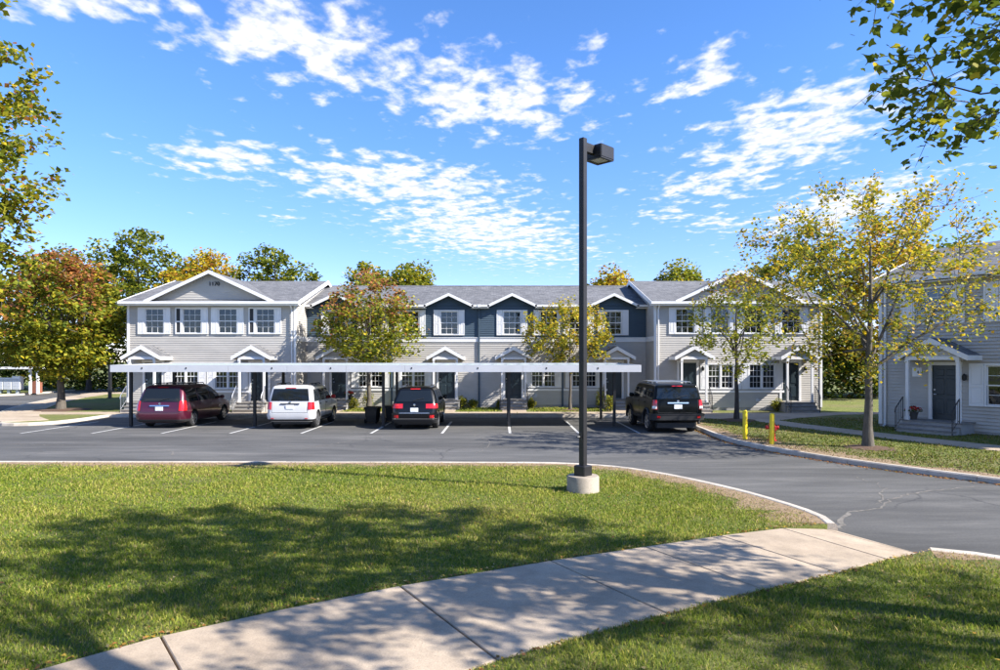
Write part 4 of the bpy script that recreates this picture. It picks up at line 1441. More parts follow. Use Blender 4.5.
def mail_kiosk():
    D = 54.5
    K = empty('mail_shelter', (-40.5, D, LZ), label='white flat-roofed open shelter over the mailboxes across the road', cat='shelter')
    r = MB(); r.box(-5.5, 3.6, -1.0, 1.0, 1.98, 2.14); r.build('roof', 'white_paint', K)
    for xx in (-5.2, 2.6, 3.2):
        p = MB(); p.box(-0.08, 0.08, -0.08, 0.08, 0, 1.98); p.build('post', 'white_paint', K, (xx, -0.7, 0))
    brs = MB()
    rr = random.Random(3)
    pier = empty('brick_pier', (-38.05, D+0.2, LZ), label='small red brick pier at the end of the mailbox row', cat='pier')
    bm = MB().box(-0.105, 0.105, -0.25, 0.25, 0, 0.09).mesh('brick', 'brick_red')
    core = MB().box(-0.30, 0.30, -0.24, 0.24, 0, 1.02); core.build('core', 'joint_dirt', pier)
    for k in range(10):
        for q in range(3):
            link(bm, 'brick', pier, (-0.22+q*0.22+(0.0 if k % 2 else 0.01), 0.0, 0.005+k*0.10))
    names = ['first', 'second', 'third', 'fourth', 'fifth']
    for k in range(5):
        x = -42.0+k*0.70
        m = empty('mailbox_cabinet', (x, D-0.3, LZ), label='white pedestal mailbox cabinet, %s in the row counted away from the brick pier' % names[4-k], cat='mailbox', group='mailboxes under the white shelter')
        c = MB(); c.cbox(-0.335, 0.335, -0.22, 0.22, 0.32, 1.28 + (0.12 if k == 4 else 0), 0.02); c.build('cabinet', 'white_paint', m)
        p = MB(); p.box(-0.11, 0.11, -0.11, 0.11, 0, 0.32); p.build('pedestal', 'white_metal', m)
        dd = MB()
        for i in range(3):
            for j in range(4):
                dd.box(-0.30+i*0.205, -0.30+i*0.205+0.19, -0.232, -0.221, 0.38+j*0.21, 0.38+j*0.21+0.19)
        dd.build('door_bank', 'white_metal', m)
mail_kiosk()
dp = MB(); dp.box(-0.09, 0.09, -0.09, 0.09, 0, 2.3); dp.box(-0.12, 0.12, -0.12, 0.12, 2.3, 2.36); dp.box(-0.14, 0.14, -0.14, 0.14, 0, 0.05)
tag(dp.build('dark_post', 'black_metal', loc=(-27.5, 47.0, LZ)), 'plain dark square post standing alone in the shaded grass beyond the carport end', 'post')

# ------------------------------------------------------------------ vehicles
class Body:
    """stacked horizontal contours: (z, y_rear, y_front, half_width, r_rear, r_front)"""
    def __init__(self, lev):
        self.lev = lev
    def at(self, z):
        lv = self.lev
        if z <= lv[0][0]:
            return lv[0][1:]
        for a, b in zip(lv[:-1], lv[1:]):
            if z <= b[0]:
                t = (z-a[0])/(b[0]-a[0])
                return tuple(p+(q-p)*t for p, q in zip(a[1:], b[1:]))
        return lv[-1][1:]
    def half(self, z, n=7, m=14):
        """right half contour from rear centre to front centre"""
        yr, yf, hw, r0, r1 = self.at(z)
        r0 = min(r0, hw*0.98); r1 = min(r1, hw*0.98)
        pts = []
        for k in range(4):
            pts.append(((hw-r0)*k/4, yr+0.0))
        for k in range(n+1):
            t = k/n*math.pi/2
            pts.append((hw-r0+r0*math.sin(t), yr+r0-r0*math.cos(t)))
        for k in range(1, m):
            t = k/m
            bul = 0.0
            pts.append((hw+bul, yr+r0+(yf-r1-yr-r0)*t))
        for k in range(n+1):
            t = k/n*math.pi/2
            pts.append((hw-r1+r1*math.cos(t), yf-r1+r1*math.sin(t)))
        for k in range(3, -1, -1):
            pts.append(((hw-r1)*k/4, yf))
        return pts
    def mesh_data(self):
        vs, fs = [], []
        n = None
        for lv in self.lev:
            h = self.half(lv[0])
            full = h + [(-x, y) for x, y in h[-2:0:-1]]
            n = len(full)
            vs += [(x, y, lv[0]) for x, y in full]
        for i in range(len(self.lev)-1):
            for k in range(n):
                j = (k+1) % n
                fs.append((i*n+k, i*n+j, (i+1)*n+j, (i+1)*n+k))
        fs.append(tuple(range(n-1, -1, -1)))
        b = (len(self.lev)-1)*n
        fs.append(tuple(range(b, b+n)))
        return vs, fs
    def side_x(self, y, z):
        yr, yf, hw, r0, r1 = self.at(z)
        e = y-yr
        if e < r0:
            e = max(e, 0)
            return hw-r0+math.sqrt(max(0, r0*r0-(r0-e)**2))
        e = yf-y
        if e < r1:
            e = max(e, 0)
            return hw-r1+math.sqrt(max(0, r1*r1-(r1-e)**2))
        return hw
    def rear_y(self, x, z):
        yr, yf, hw, r0, r1 = self.at(z)
        e = hw-abs(x)
        if e < r0:
            e = max(e, 0)
            return yr+r0-math.sqrt(max(0, r0*r0-(r0-e)**2))
        return yr
    def front_y(self, x, z):
        yr, yf, hw, r0, r1 = self.at(z)
        e = hw-abs(x)
        if e < r1:
            e = max(e, 0)
            return yf-r1+math.sqrt(max(0, r1*r1-(r1-e)**2))
        return yf
def shell(mb, grid, outs, t_in=0.03, mi=0):
    """grid[i][j] outer points; outs[i][j] outward vectors: thin closed patch"""
    nu, nv = len(grid), len(grid[0])
    vs = [Vector(grid[i][j]) for i in range(nu) for j in range(nv)]
    vs += [Vector(grid[i][j]) - Vector(outs[i][j])*t_in for i in range(nu) for j in range(nv)]
    fs = []
    o = nu*nv
    for i in range(nu-1):
        for j in range(nv-1):
            a, b, c, d = i*nv+j, (i+1)*nv+j, (i+1)*nv+j+1, i*nv+j+1
            fs.append((a, b, c, d))
    ring = [i*nv for i in range(nu)] + [(nu-1)*nv+j for j in range(1, nv)] + [i*nv+nv-1 for i in range(nu-2, -1, -1)] + [j for j in range(nv-2, 0, -1)]
    for k in range(len(ring)):
        a, b = ring[k], ring[(k+1) % len(ring)]
        fs.append((b, a, a+o, b+o))
    mb.add(vs, fs, mi)
def side_patch(mb, B, s, quad, eps=0.012, nu=8, nv=4, mi=0):
    """quad: (z0, z1, ya0, yb0, ya1, yb1)"""
    z0, z1, a0, b0, a1, b1 = quad
    g, outs = [], []
    for i in range(nu+1):
        row, ro = [], []
        for j in range(nv+1):
            t = j/nv
            z = z0+(z1-z0)*t
            y = (a0+(a1-a0)*t) + ((b0+(b1-b0)*t)-(a0+(a1-a0)*t))*i/nu
            row.append((s*(B.side_x(y, z)+eps), y, z)); ro.append((s, 0, 0))
        g.append(row); outs.append(ro)
    if s < 0:
        g = g[::-1]; outs = outs[::-1]
    shell(mb, g, outs, mi=mi)
def end_patch(mb, B, front, quad, eps=0.012, nu=8, nv=4, mi=0):
    """quad: (z0, z1, xa0, xb0, xa1, xb1)"""
    z0, z1, a0, b0, a1, b1 = quad
    g, outs = [], []
    for i in range(nu+1):
        row, ro = [], []
        for j in range(nv+1):
            t = j/nv
            z = z0+(z1-z0)*t
            xa, xb = a0+(a1-a0)*t, b0+(b1-b0)*t
            x = xa+(xb-xa)*i/nu
            y = B.front_y(x, z)+eps if front else B.rear_y(x, z)-eps
            row.append((x, y, z)); ro.append((0, 1 if front else -1, 0))
        g.append(row); outs.append(ro)
    if front:
        g = g[::-1]; outs = outs[::-1]
    shell(mb, g, outs, mi=mi)
def wrap_patch(mb, B, s, x0, y1, z0, z1, eps=0.012, nv=3, mi=0):
    """from the rear at |x| = x0 round the corner to side position y1"""
    def path(z):
        yr, yf, hw, r0, r1 = B.at(z)
        pts = []
        for k in range(3):
            x = x0+(hw-r0-x0)*k/3
            if x < hw-r0:
                pts.append(((x, yr), (0, -1)))
        a0 = 0.0 if x0 <= hw-r0 else math.asin(min(1, (x0-(hw-r0))/r0))
        for k in range(7):
            t = a0+(math.pi/2-a0)*k/6
            pts.append(((hw-r0+r0*math.sin(t), yr+r0-r0*math.cos(t)), (math.sin(t), -math.cos(t))))
        ye = max(y1, yr+r0+0.005)
        pts.append(((hw, ye), (1, 0)))
        return pts
    rows = [path(z0+(z1-z0)*j/nv) for j in range(nv+1)]
    n = min(len(r) for r in rows)
    rows = [r[-n:] for r in rows]
    g, outs = [], []
    for i in range(n):
        row, ro = [], []
        for j in range(nv+1):
            (x, y), (nx, ny) = rows[j][i]
            z = z0+(z1-z0)*j/nv
            row.append((s*(x+nx*eps), y+ny*eps, z)); ro.append((s*nx, ny, 0))
        g.append(row); outs.append(ro)
    if s < 0:
        g = g[::-1]; outs = outs[::-1]
    shell(mb, g, outs, mi=mi)

def wheel(root, x, y, r, w, s, spokes=5, rim='rim_alloy'):
    t = MB()
    prof = [(r*0.62, -w/2), (r*0.86, -w/2-0.004), (r*0.97, -w/2+0.02), (r, -w/2+0.05), (r, w/2-0.05), (r*0.97, w/2-0.02), (r*0.86, w/2+0.004), (r*0.62, w/2)]
    t.lathe(prof, 32, axis='x')
    o = t.build('wheel', 'rubber', root, (x, y, r), smooth=True, angle=50)
    m = MB()
    f = s*(w/2-0.015)
    m.lathe([(r*0.63, 0), (r*0.67, s*0.0), (r*0.66, s*0.03), (r*0.60, s*0.02), (r*0.56, -s*0.04), (0.0, -s*0.05)], 32, axis='x', mat=Matrix.Translation((f, 0, 0)))
    ri = m.build('rim', rim, o, smooth=True, angle=40)
    k = MB()
    for q in range(spokes):
        a = 2*math.pi*q/spokes+0.3
        T = Matrix.Translation((f, 0, 0)) @ Matrix.Rotation(a, 4, 'X')
        k.box(-0.02*1, 0.02, -0.035, 0.035, 0.03, r*0.62, mat=T)
    k.lathe([(0.065, -0.02), (0.065, 0.02), (0.04, 0.03), (0, 0.03)], 14, axis='x', mat=Matrix.Translation((f, 0, 0)) @ Matrix.Scale(s, 4, (1, 0, 0)))
    k.build('spokes', rim, o)

def car(spec):
    L, W = spec['L'], spec['W']
    T = empty(spec['name'], (spec['x'], spec['rear']+L/2, 0), spec.get('yaw', 0), label=spec['label'], cat=spec['cat'])
    B = Body([(z, a-L/2, b-L/2, w, r0, r1) for (z, a, b, w, r0, r1) in spec['levels']])
    vs, fs = B.mesh_data()
    mb = MB().add(vs, fs)
    me = mb.mesh('body', [spec['paint'], 'trim_plastic'], smooth=True)
    body = link(me, 'body', T)
    # wheel arches cut out of the body
    wr, ww_ = spec['wr'], 0.24
    cut = MB()
    for y in spec['axles']:
        for s in (-1, 1):
            cut.lathe([(wr+0.065, 0.0), (wr+0.065, 0.45)], 36, axis='x', mat=Matrix.Translation((s*(W/2-0.32) if s > 0 else -(W/2-0.32), y-L/2, wr)) @ Matrix.Scale(s, 4, (1, 0, 0)))
    cm = cut.mesh('cutter', ['trim_plastic'])
    bm = bmesh.new(); bm.from_mesh(cm); bmesh.ops.recalc_face_normals(bm, faces=bm.faces); bm.to_mesh(cm); bm.free()
    bm = bmesh.new(); bm.from_mesh(me); bmesh.ops.recalc_face_normals(bm, faces=bm.faces); bm.to_mesh(me); bm.free()
    co = link(cm, 'cutter', T)
    md = body.modifiers.new('arches', 'BOOLEAN')
    md.operation = 'DIFFERENCE'; md.object = co; md.solver = 'EXACT'
    try:
        md.material_mode = 'TRANSFER'
    except Exception:
        pass
    bpy.context.view_layer.update()
    dg = bpy.context.evaluated_depsgraph_get()
    nm = bpy.data.meshes.new_from_object(body.evaluated_get(dg))
    body.modifiers.clear()
    body.data = nm
    bpy.data.objects.remove(co)
    try:
        nm.set_sharp_from_angle(angle=R(32))
    except Exception:
        pass
    for y in spec['axles']:
        for s in (-1, 1):
            wheel(T, s*(W/2-0.135), y-L/2, wr, ww_, s, spec.get('spokes', 5))
    ub = MB(); ub.box(-W/2+0.22, W/2-0.22, -L/2+0.25, L/2-0.25, 0.20, 0.40); ub.build('underbody', 'trim_plastic', T)
    def yl(v): return v-L/2
    # glass
    for s in (-1, 1):
        for (z0, z1, a0, b0, a1, b1) in spec['side_glass']:
            m = MB(); side_patch(m, B, s, (z0, z1, yl(a0), yl(b0), yl(a1), yl(b1)))
            m.build('side_window', 'car_glass', T, smooth=True, angle=30)
        for ys in spec['seams']:
            m = MB(); side_patch(m, B, s, (0.42, spec['belt']-0.01, yl(ys), yl(ys)+0.012, yl(ys), yl(ys)+0.012), eps=0.004, nu=1, nv=6)
            m.build('door_seam', 'trim_plastic', T)
        for yh in spec['handles']:
            y = yl(yh); z = spec['belt']-0.10
            x = B.side_x(y, z)
            m = MB(); m.cbox(x-0.005, x+0.03, y-0.09, y+0.09, z-0.018, z+0.018, 0.006)
            if s < 0:
                m.v = [(-p[0], p[1], p[2]) for p in m.v]
            m.build('door_handle', spec.get('handle_mat', spec['paint']), T)
        ym = yl(spec['mirror']); zm = spec['belt']+0.10
        x = B.side_x(ym, zm)
        m = MB(); m.lathe([(0.0, -0.10), (0.07, -0.085), (0.10, -0.02), (0.10, 0.05), (0.07, 0.10), (0.0, 0.11)], 10, axis='x', mat=Matrix.Translation((s*(x+0.12), ym, zm)) @ Matrix.Diagonal((s, 0.6, 0.85, 1)))
        m.box(min(s*(x-0.03), s*(x+0.06)), max(s*(x-0.03), s*(x+0.06)), ym-0.03, ym+0.03, zm-0.07, zm-0.03)
        m.build('mirror', spec.get('mirror_mat', spec['paint']), T, smooth=True, angle=45)
        if 'cladding' in spec:
            z0, z1, e = spec['cladding']
            m = MB(); side_patch(m, B, s, (z0, z1, yl(spec['axles'][0]+wr+0.10), yl(spec['axles'][1]-wr-0.10), yl(spec['axles'][0]+wr+0.10), yl(spec['axles'][1]-wr-0.10)), eps=e)
            m.build('rocker_trim', spec.get('clad_mat', 'trim_plastic'), T)
        m = MB()
        wrap_patch(m, B, s, *[spec['tail'][k] if k != 1 else yl(spec['tail'][1]) for k in range(4)], eps=0.022)
        tl = m.build('taillight', 'lens_red', T, smooth=True, angle=40)
        if 'tail_clear' in spec:
            z0, z1 = spec['tail_clear']
            m = MB(); wrap_patch(m, B, s, spec['tail'][0]+0.015, yl(spec['tail'][1])-0.03, z0, z1, eps=0.030)
            m.build('lamp_lens', 'lens_clear', tl)
        if 'reflector' in spec:
            xa, xb, z0, z1 = spec['reflector']
            m = MB(); end_patch(m, B, False, (z0, z1, min(s*xa, s*xb), max(s*xa, s*xb), min(s*xa, s*xb), max(s*xa, s*xb)), eps=spec.get('refl_eps', 0.075), nu=2, nv=1)
            m.build('reflector', 'lens_red', T)
        m = MB(); end_patch(m, B, True, (0.62, 0.80, min(s*0.45, s*(W/2-0.08)), max(s*0.45, s*(W/2-0.08)), min(s*0.5, s*(W/2-0.08)), max(s*0.5, s*(W/2-0.08))), eps=0.012)
        m.build('headlight', 'lens_clear', T)
    z0, z1, f0, f1 = spec['rear_glass']
    hw0, hw1 = B.at(z0)[2]*f0, B.at(z1)[2]*f1
    m = MB(); end_patch(m, B, False, (z0, z1, -hw0, hw0, -hw1, hw1), nu=12, nv=6)
    m.build('rear_window', 'car_glass', T, smooth=True, angle=30)
    z0, z1, f0, f1 = spec['wind']
    hw0, hw1 = B.at(z0)[2]*f0, B.at(z1)[2]*f1
    m = MB(); end_patch(m, B, True, (z0, z1, -hw0, hw0, -hw1, hw1), nu=12, nv=6)
    m.build('windshield', 'car_glass', T, smooth=True, angle=30)
    for (z0, z1, e, yw, mt) in spec['bumper']:
        m = MB()
        for s in (-1, 1):
            wrap_patch(m, B, s, 0.0, yl(yw), z0, z1, eps=e)
        m.build('rear_bumper', mt, T, smooth=True, angle=35)
    # plate, garnish, third brake light, wiper
    pz = spec['plate_z']
    yp = B.rear_y(0, pz)-0.012
    m = MB(); m.cbox(-0.155, 0.155, -0.08, 0.08, 0, 0.016, 0.004, mat=Matrix.Translation((0, yp-0.002, pz)) @ Matrix(((1, 0, 0, 0), (0, 0, -1, 0), (0, 1, 0, 0), (0, 0, 0, 1))))
    m.build('licence_plate', 'plate', T)
    if 'garnish' in spec:
        z0, z1, hw, mt = spec['garnish']
        m = MB(); end_patch(m, B, False, (z0, z1, -hw, hw, -hw, hw), eps=0.035, nu=6, nv=1); m.build('tailgate_trim', mt, T)
    if 'gate' in spec:    # recessed-look tailgate outline
        z0, z1, hw = spec['gate']
        m = MB()
        for a in (-1, 1):
            end_patch(m, B, False, (z0, z1, a*hw-0.006, a*hw+0.006, a*hw-0.006, a*hw+0.006), eps=0.004, nu=1, nv=6)
        end_patch(m, B, False, (z0-0.006, z0+0.006, -hw, hw, -hw, hw), eps=0.004, nu=8, nv=1)
        m.build('tailgate_seam', 'trim_plastic', T)
    zb = spec['brake_z']
    m = MB(); end_patch(m, B, False, (zb-0.014, zb+0.014, -0.2, 0.2, -0.2, 0.2), eps=0.03, nu=4, nv=1); m.build('brake_light', 'lens_red', T)
    if 'emblem' in spec:
        ze = spec['emblem']
        m = MB(); m.lathe([(0.045, 0), (0.045, -0.012), (0.03, -0.018), (0, -0.018)], 14, axis='y', mat=Matrix.Translation((0, B.rear_y(0, ze)-0.008, ze))); m.build('emblem', 'chrome', T)
    zg = spec['rear_glass'][0]+0.03
    m = MB(); m.tube([(-0.06, B.rear_y(0, zg)-0.03, zg), (0.18, B.rear_y(0.2, zg+0.06)-0.03, zg+0.07), (0.36, B.rear_y(0.36, zg+0.10)-0.03, zg+0.10)], 0.009, 5); m.build('rear_wiper', 'trim_plastic', T)
    if 'rails' in spec:
        a, b, x, z, mt, bars = spec['rails']
        for s in (-1, 1):
            m = MB(); m.tube([(s*x, yl(a), z-0.05), (s*x, yl(a)+0.12, z), (s*x, yl(b)-0.12, z), (s*x, yl(b), z-0.05)], 0.018, 6)
            for q in (0.3, 0.6):
                yy = yl(a)+(b-a)*q
                m.box(s*x-0.02, s*x+0.02, yy-0.04, yy+0.04, z-0.06, z)
            m.build('roof_rail', mt, T, smooth=True, angle=40)
        for q in bars:
            m = MB(); m.box(-x, x, yl(q)-0.03, yl(q)+0.03, z-0.005, z+0.02); m.build('cross_bar', mt, T)
    return T, B, yl

# burgundy minivan
car(dict(name='minivan', label='burgundy minivan parked at the open end of the carport', cat='car', x=-13.9, rear=27.15, L=5.1, W=2.0, paint='paint_burgundy', wr=0.335, axles=(1.02, 4.05), belt=1.02,
    levels=[(0.24, 0.14, 4.98, 0.90, 0.25, 0.4), (0.32, 0.04, 5.05, 0.965, 0.25, 0.45), (0.52, 0.0, 5.10, 0.995, 0.24, 0.5), (0.74, 0.03, 5.06, 1.0, 0.22, 0.5), (0.86, 0.06, 4.92, 0.995, 0.2, 0.45), (0.95, 0.08, 4.55, 0.985, 0.2, 0.35),
            (1.02, 0.10, 4.15, 0.97, 0.2, 0.28), (1.14, 0.14, 3.93, 0.945, 0.2, 0.25), (1.34, 0.23, 3.58, 0.90, 0.18, 0.22), (1.54, 0.33, 3.20, 0.84, 0.17, 0.2), (1.66, 0.40, 2.96, 0.79, 0.16, 0.2), (1.73, 0.50, 2.78, 0.71, 0.16, 0.2), (1.765, 0.75, 2.5, 0.50, 0.2, 0.2), (1.772, 1.0, 2.3, 0.30, 0.2, 0.2)],
    side_glass=[(1.06, 1.60, 0.34, 1.42, 0.52, 1.42), (1.06, 1.60, 1.50, 2.55, 1.50, 2.55), (1.06, 1.60, 2.63, 3.72, 2.63, 2.98)], seams=(1.46, 2.59, 3.75), handles=(1.62, 2.75), mirror=3.62,
    rear_glass=(1.08, 1.62, 0.86, 0.84), wind=(1.08, 1.64, 0.88, 0.84), tail=(0.80, 0.30, 0.72, 1.12), bumper=[(0.30, 0.60, 0.05, 0.62, 'paint_burgundy'), (0.26, 0.36, 0.055, 0.6, 'trim_plastic')],
    plate_z=0.80, garnish=(0.90, 0.945, 0.40, 'chrome'), gate=(0.66, 1.05, 0.76), brake_z=1.66, emblem=1.0, rails=(0.75, 2.75, 0.62, 1.80, 'trim_plastic', (1.2, 2.2)), spokes=7))
# white SUV
car(dict(name='suv', label='white SUV with black roof rails parked under the carport', cat='car', x=-8.45, rear=26.75, L=4.45, W=1.85, paint='paint_white', wr=0.345, axles=(0.86, 3.5), belt=1.08,
    levels=[(0.30, 0.12, 4.33, 0.84, 0.2, 0.4), (0.38, 0.03, 4.40, 0.90, 0.2, 0.4), (0.58, 0.0, 4.45, 0.925, 0.18, 0.42), (0.82, 0.03, 4.42, 0.925, 0.17, 0.4), (0.96, 0.05, 4.25, 0.92, 0.16, 0.32), (1.03, 0.07, 3.85, 0.91, 0.16, 0.28),
            (1.08, 0.08, 3.45, 0.905, 0.15, 0.22), (1.20, 0.11, 3.24, 0.885, 0.14, 0.2), (1.40, 0.16, 2.92, 0.855, 0.13, 0.18), (1.58, 0.21, 2.62, 0.82, 0.12, 0.17), (1.69, 0.25, 2.42, 0.785, 0.12, 0.17), (1.745, 0.33, 2.28, 0.72, 0.12, 0.17), (1.775, 0.55, 2.05, 0.52, 0.12, 0.15), (1.78, 0.8, 1.85, 0.3, 0.12, 0.15)],
    side_glass=[(1.11, 1.60, 0.36, 1.02, 0.50, 1.02), (1.11, 1.60, 1.10, 1.98, 1.10, 1.98), (1.11, 1.60, 2.06, 3.08, 2.06, 2.40)], seams=(1.06, 2.02, 3.1), handles=(1.2, 2.16), mirror=3.0, mirror_mat='hydrant_red',
    rear_glass=(1.14, 1.63, 0.86, 0.86), wind=(1.14, 1.64, 0.88, 0.82), tail=(0.74, 0.26, 0.80, 1.10), bumper=[(0.36, 0.64, 0.045, 0.46, 'paint_white'), (0.33, 0.41, 0.055, 0.45, 'trim_plastic')], handle_mat='trim_plastic',
    plate_z=0.90, garnish=(1.005, 1.045, 0.38, 'trim_plastic'), gate=(0.68, 1.10, 0.72), brake_z=1.66, emblem=1.09, reflector=(0.62, 0.74, 0.43, 0.46), rails=(0.5, 2.2, 0.64, 1.815, 'trim_plastic', ()), spokes=5, cladding=(0.34, 0.44, 0.02)))
# black crossover
car(dict(name='crossover', label='glossy black crossover with wide red tail lamps parked beside the bins', cat='car', x=-3.42, rear=26.55, L=4.6, W=1.80, paint='paint_black', wr=0.345, axles=(0.92, 3.6), belt=1.06,
    levels=[(0.28, 0.14, 4.48, 0.82, 0.25, 0.4), (0.36, 0.04, 4.56, 0.875, 0.25, 0.4), (0.58, 0.0, 4.60, 0.90, 0.22, 0.42), (0.80, 0.03, 4.56, 0.90, 0.22, 0.4), (0.93, 0.06, 4.38, 0.895, 0.22, 0.35), (1.0, 0.08, 4.0, 0.885, 0.22, 0.3),
            (1.06, 0.11, 3.6, 0.875, 0.22, 0.24), (1.18, 0.18, 3.35, 0.85, 0.2, 0.22), (1.38, 0.30, 3.0, 0.795, 0.2, 0.2), (1.54, 0.40, 2.65, 0.735, 0.18, 0.18), (1.62, 0.46, 2.45, 0.69, 0.17, 0.17), (1.67, 0.56, 2.3, 0.61, 0.17, 0.17), (1.695, 0.82, 2.05, 0.42, 0.15, 0.15), (1.70, 1.0, 1.85, 0.3, 0.15, 0.15)],
    side_glass=[(1.09, 1.55, 0.50, 1.15, 0.66, 1.15), (1.09, 1.55, 1.23, 2.10, 1.23, 2.10), (1.09, 1.55, 2.18, 3.2, 2.18, 2.5)], seams=(1.19, 2.14, 3.25), handles=(1.35, 2.3), mirror=3.1,
    rear_glass=(1.12, 1.56, 0.86, 0.82), wind=(1.12, 1.58, 0.88, 0.82), tail=(0.46, 0.40, 0.86, 1.04), bumper=[(0.36, 0.62, 0.045, 0.5, 'paint_black'), (0.26, 0.40, 0.055, 0.5, 'trim_plastic'), (0.435, 0.455, 0.058, 0.35, 'chrome')],
    plate_z=0.80, garnish=(0.665, 0.685, 0.60, 'rim_alloy'), gate=(0.66, 1.08, 0.74), brake_z=1.62, emblem=0.99, reflector=(0.62, 0.80, 0.48, 0.60), rails=(0.7, 2.3, 0.58, 1.735, 'steel', ()), spokes=5))
# boxy black off-roader
T4, B4, yl4 = car(dict(name='off_roader', label='boxy black off-roader with silver roof rack parked beyond the carport end', cat='car', x=6.62, rear=25.15, yaw=R(2.5), L=4.75, W=1.88, paint='paint_green_black', wr=0.40, axles=(1.0, 3.75), belt=1.24,
    levels=[(0.44, 0.10, 4.66, 0.86, 0.12, 0.2), (0.52, 0.04, 4.72, 0.92, 0.12, 0.2), (0.72, 0.02, 4.75, 0.94, 0.10, 0.2), (1.0, 0.02, 4.74, 0.94, 0.09, 0.2), (1.14, 0.03, 4.66, 0.935, 0.09, 0.2), (1.20, 0.035, 4.3, 0.93, 0.09, 0.18),
            (1.24, 0.04, 3.55, 0.925, 0.09, 0.15), (1.36, 0.07, 3.40, 0.90, 0.09, 0.14), (1.55, 0.11, 3.22, 0.865, 0.09, 0.13), (1.74, 0.15, 3.05, 0.83, 0.09, 0.12), (1.81, 0.18, 2.96, 0.80, 0.09, 0.12), (1.855, 0.25, 2.85, 0.74, 0.1, 0.12), (1.872, 0.45, 2.65, 0.55, 0.1, 0.1), (1.876, 0.6, 2.5, 0.4, 0.1, 0.1)],
    side_glass=[(1.32, 1.68, 0.30, 1.12, 0.34, 1.12), (1.32, 1.68, 1.24, 2.12, 1.24, 2.12), (1.32, 1.68, 2.22, 3.16, 2.22, 2.98)], seams=(1.18, 2.17, 3.25), handles=(1.36, 2.34), mirror=3.08,
    rear_glass=(1.32, 1.72, 0.90, 0.90), wind=(1.30, 1.74, 0.92, 0.9), tail=(0.80, 0.14, 0.92, 1.28), tail_clear=(0.95, 1.05), bumper=[(0.52, 0.76, 0.10, 0.34, 'trim_plastic'), (0.70, 0.765, 0.108, 0.32, 'black_metal')],
    plate_z=1.02, garnish=(1.145, 1.19, 0.40, 'chrome'), gate=(0.80, 1.28, 0.76), brake_z=1.80, emblem=1.225, reflector=(0.70, 0.82, 0.60, 0.68), refl_eps=0.115, rails=(0.5, 2.8, 0.66, 1.94, 'steel', (0.62, 1.2, 1.8, 2.4)), spokes=6, cladding=(0.44, 0.60, 0.03)))
for s in (-1, 1):   # flared wheel arches
    for ax in (1.0, 3.75):
        m = MB()
        pts = [(s*0.955, yl4(ax)+math.cos(t)*0.50, 0.40+math.sin(t)*0.50) for t in np.linspace(-0.15, math.pi+0.15, 14)]
        m.tube(pts, 0.05, 6)
        m.build('arch_flare', 'trim_plastic', T4, smooth=True, angle=60)

# ------------------------------------------------------------------ trees
LEAF4 = np.array([(-0.5, 0, 0), (0.0, -0.34, 0.06), (0.5, 0, -0.04), (0.0, 0.34, 0.06)])
LEAF_MAPLE = np.array([(-0.42, 0.0, 0), (-0.30, -0.30, 0.03), (-0.02, -0.42, 0.05), (0.14, -0.20, 0.02), (0.55, 0.0, -0.06), (0.14, 0.20, 0.02), (-0.02, 0.42, 0.05), (-0.30, 0.30, 0.03)])
def leaf_mesh(name, C, size, pal, seed, tmpl=LEAF4, droop=0.25, up=0.55, mat='leaf'):
    g = np.random.default_rng(seed)
    n = len(C)
    nrm = g.normal(0, 1, (n, 3)); nrm /= np.linalg.norm(nrm, axis=1)[:, None]
    nrm[:, 2] = np.abs(nrm[:, 2])*0.8+up
    nrm /= np.linalg.norm(nrm, axis=1)[:, None]
    a = g.normal(0, 1, (n, 3)); a[:, 2] -= droop
    a -= nrm*np.sum(a*nrm, axis=1)[:, None]
    a /= np.linalg.norm(a, axis=1)[:, None]
    b = np.cross(nrm, a)
    s = size*g.uniform(0.65, 1.25, n)
    k = len(tmpl)
    V = np.zeros((n, k, 3))
    for i, (u, v, h) in enumerate(tmpl):
        V[:, i] = C + s[:, None]*(a*u+b*v+nrm*h)
    return fast_mesh(name, V, k, mat, pal)
def pick(pal, w, n, g, jit=0.22):
    w = np.array(w, float); w /= w.sum()
    idx = g.choice(len(pal), n, p=w)
    return np.array(pal)[idx]*g.uniform(1-jit, 1+jit, (n, 1))

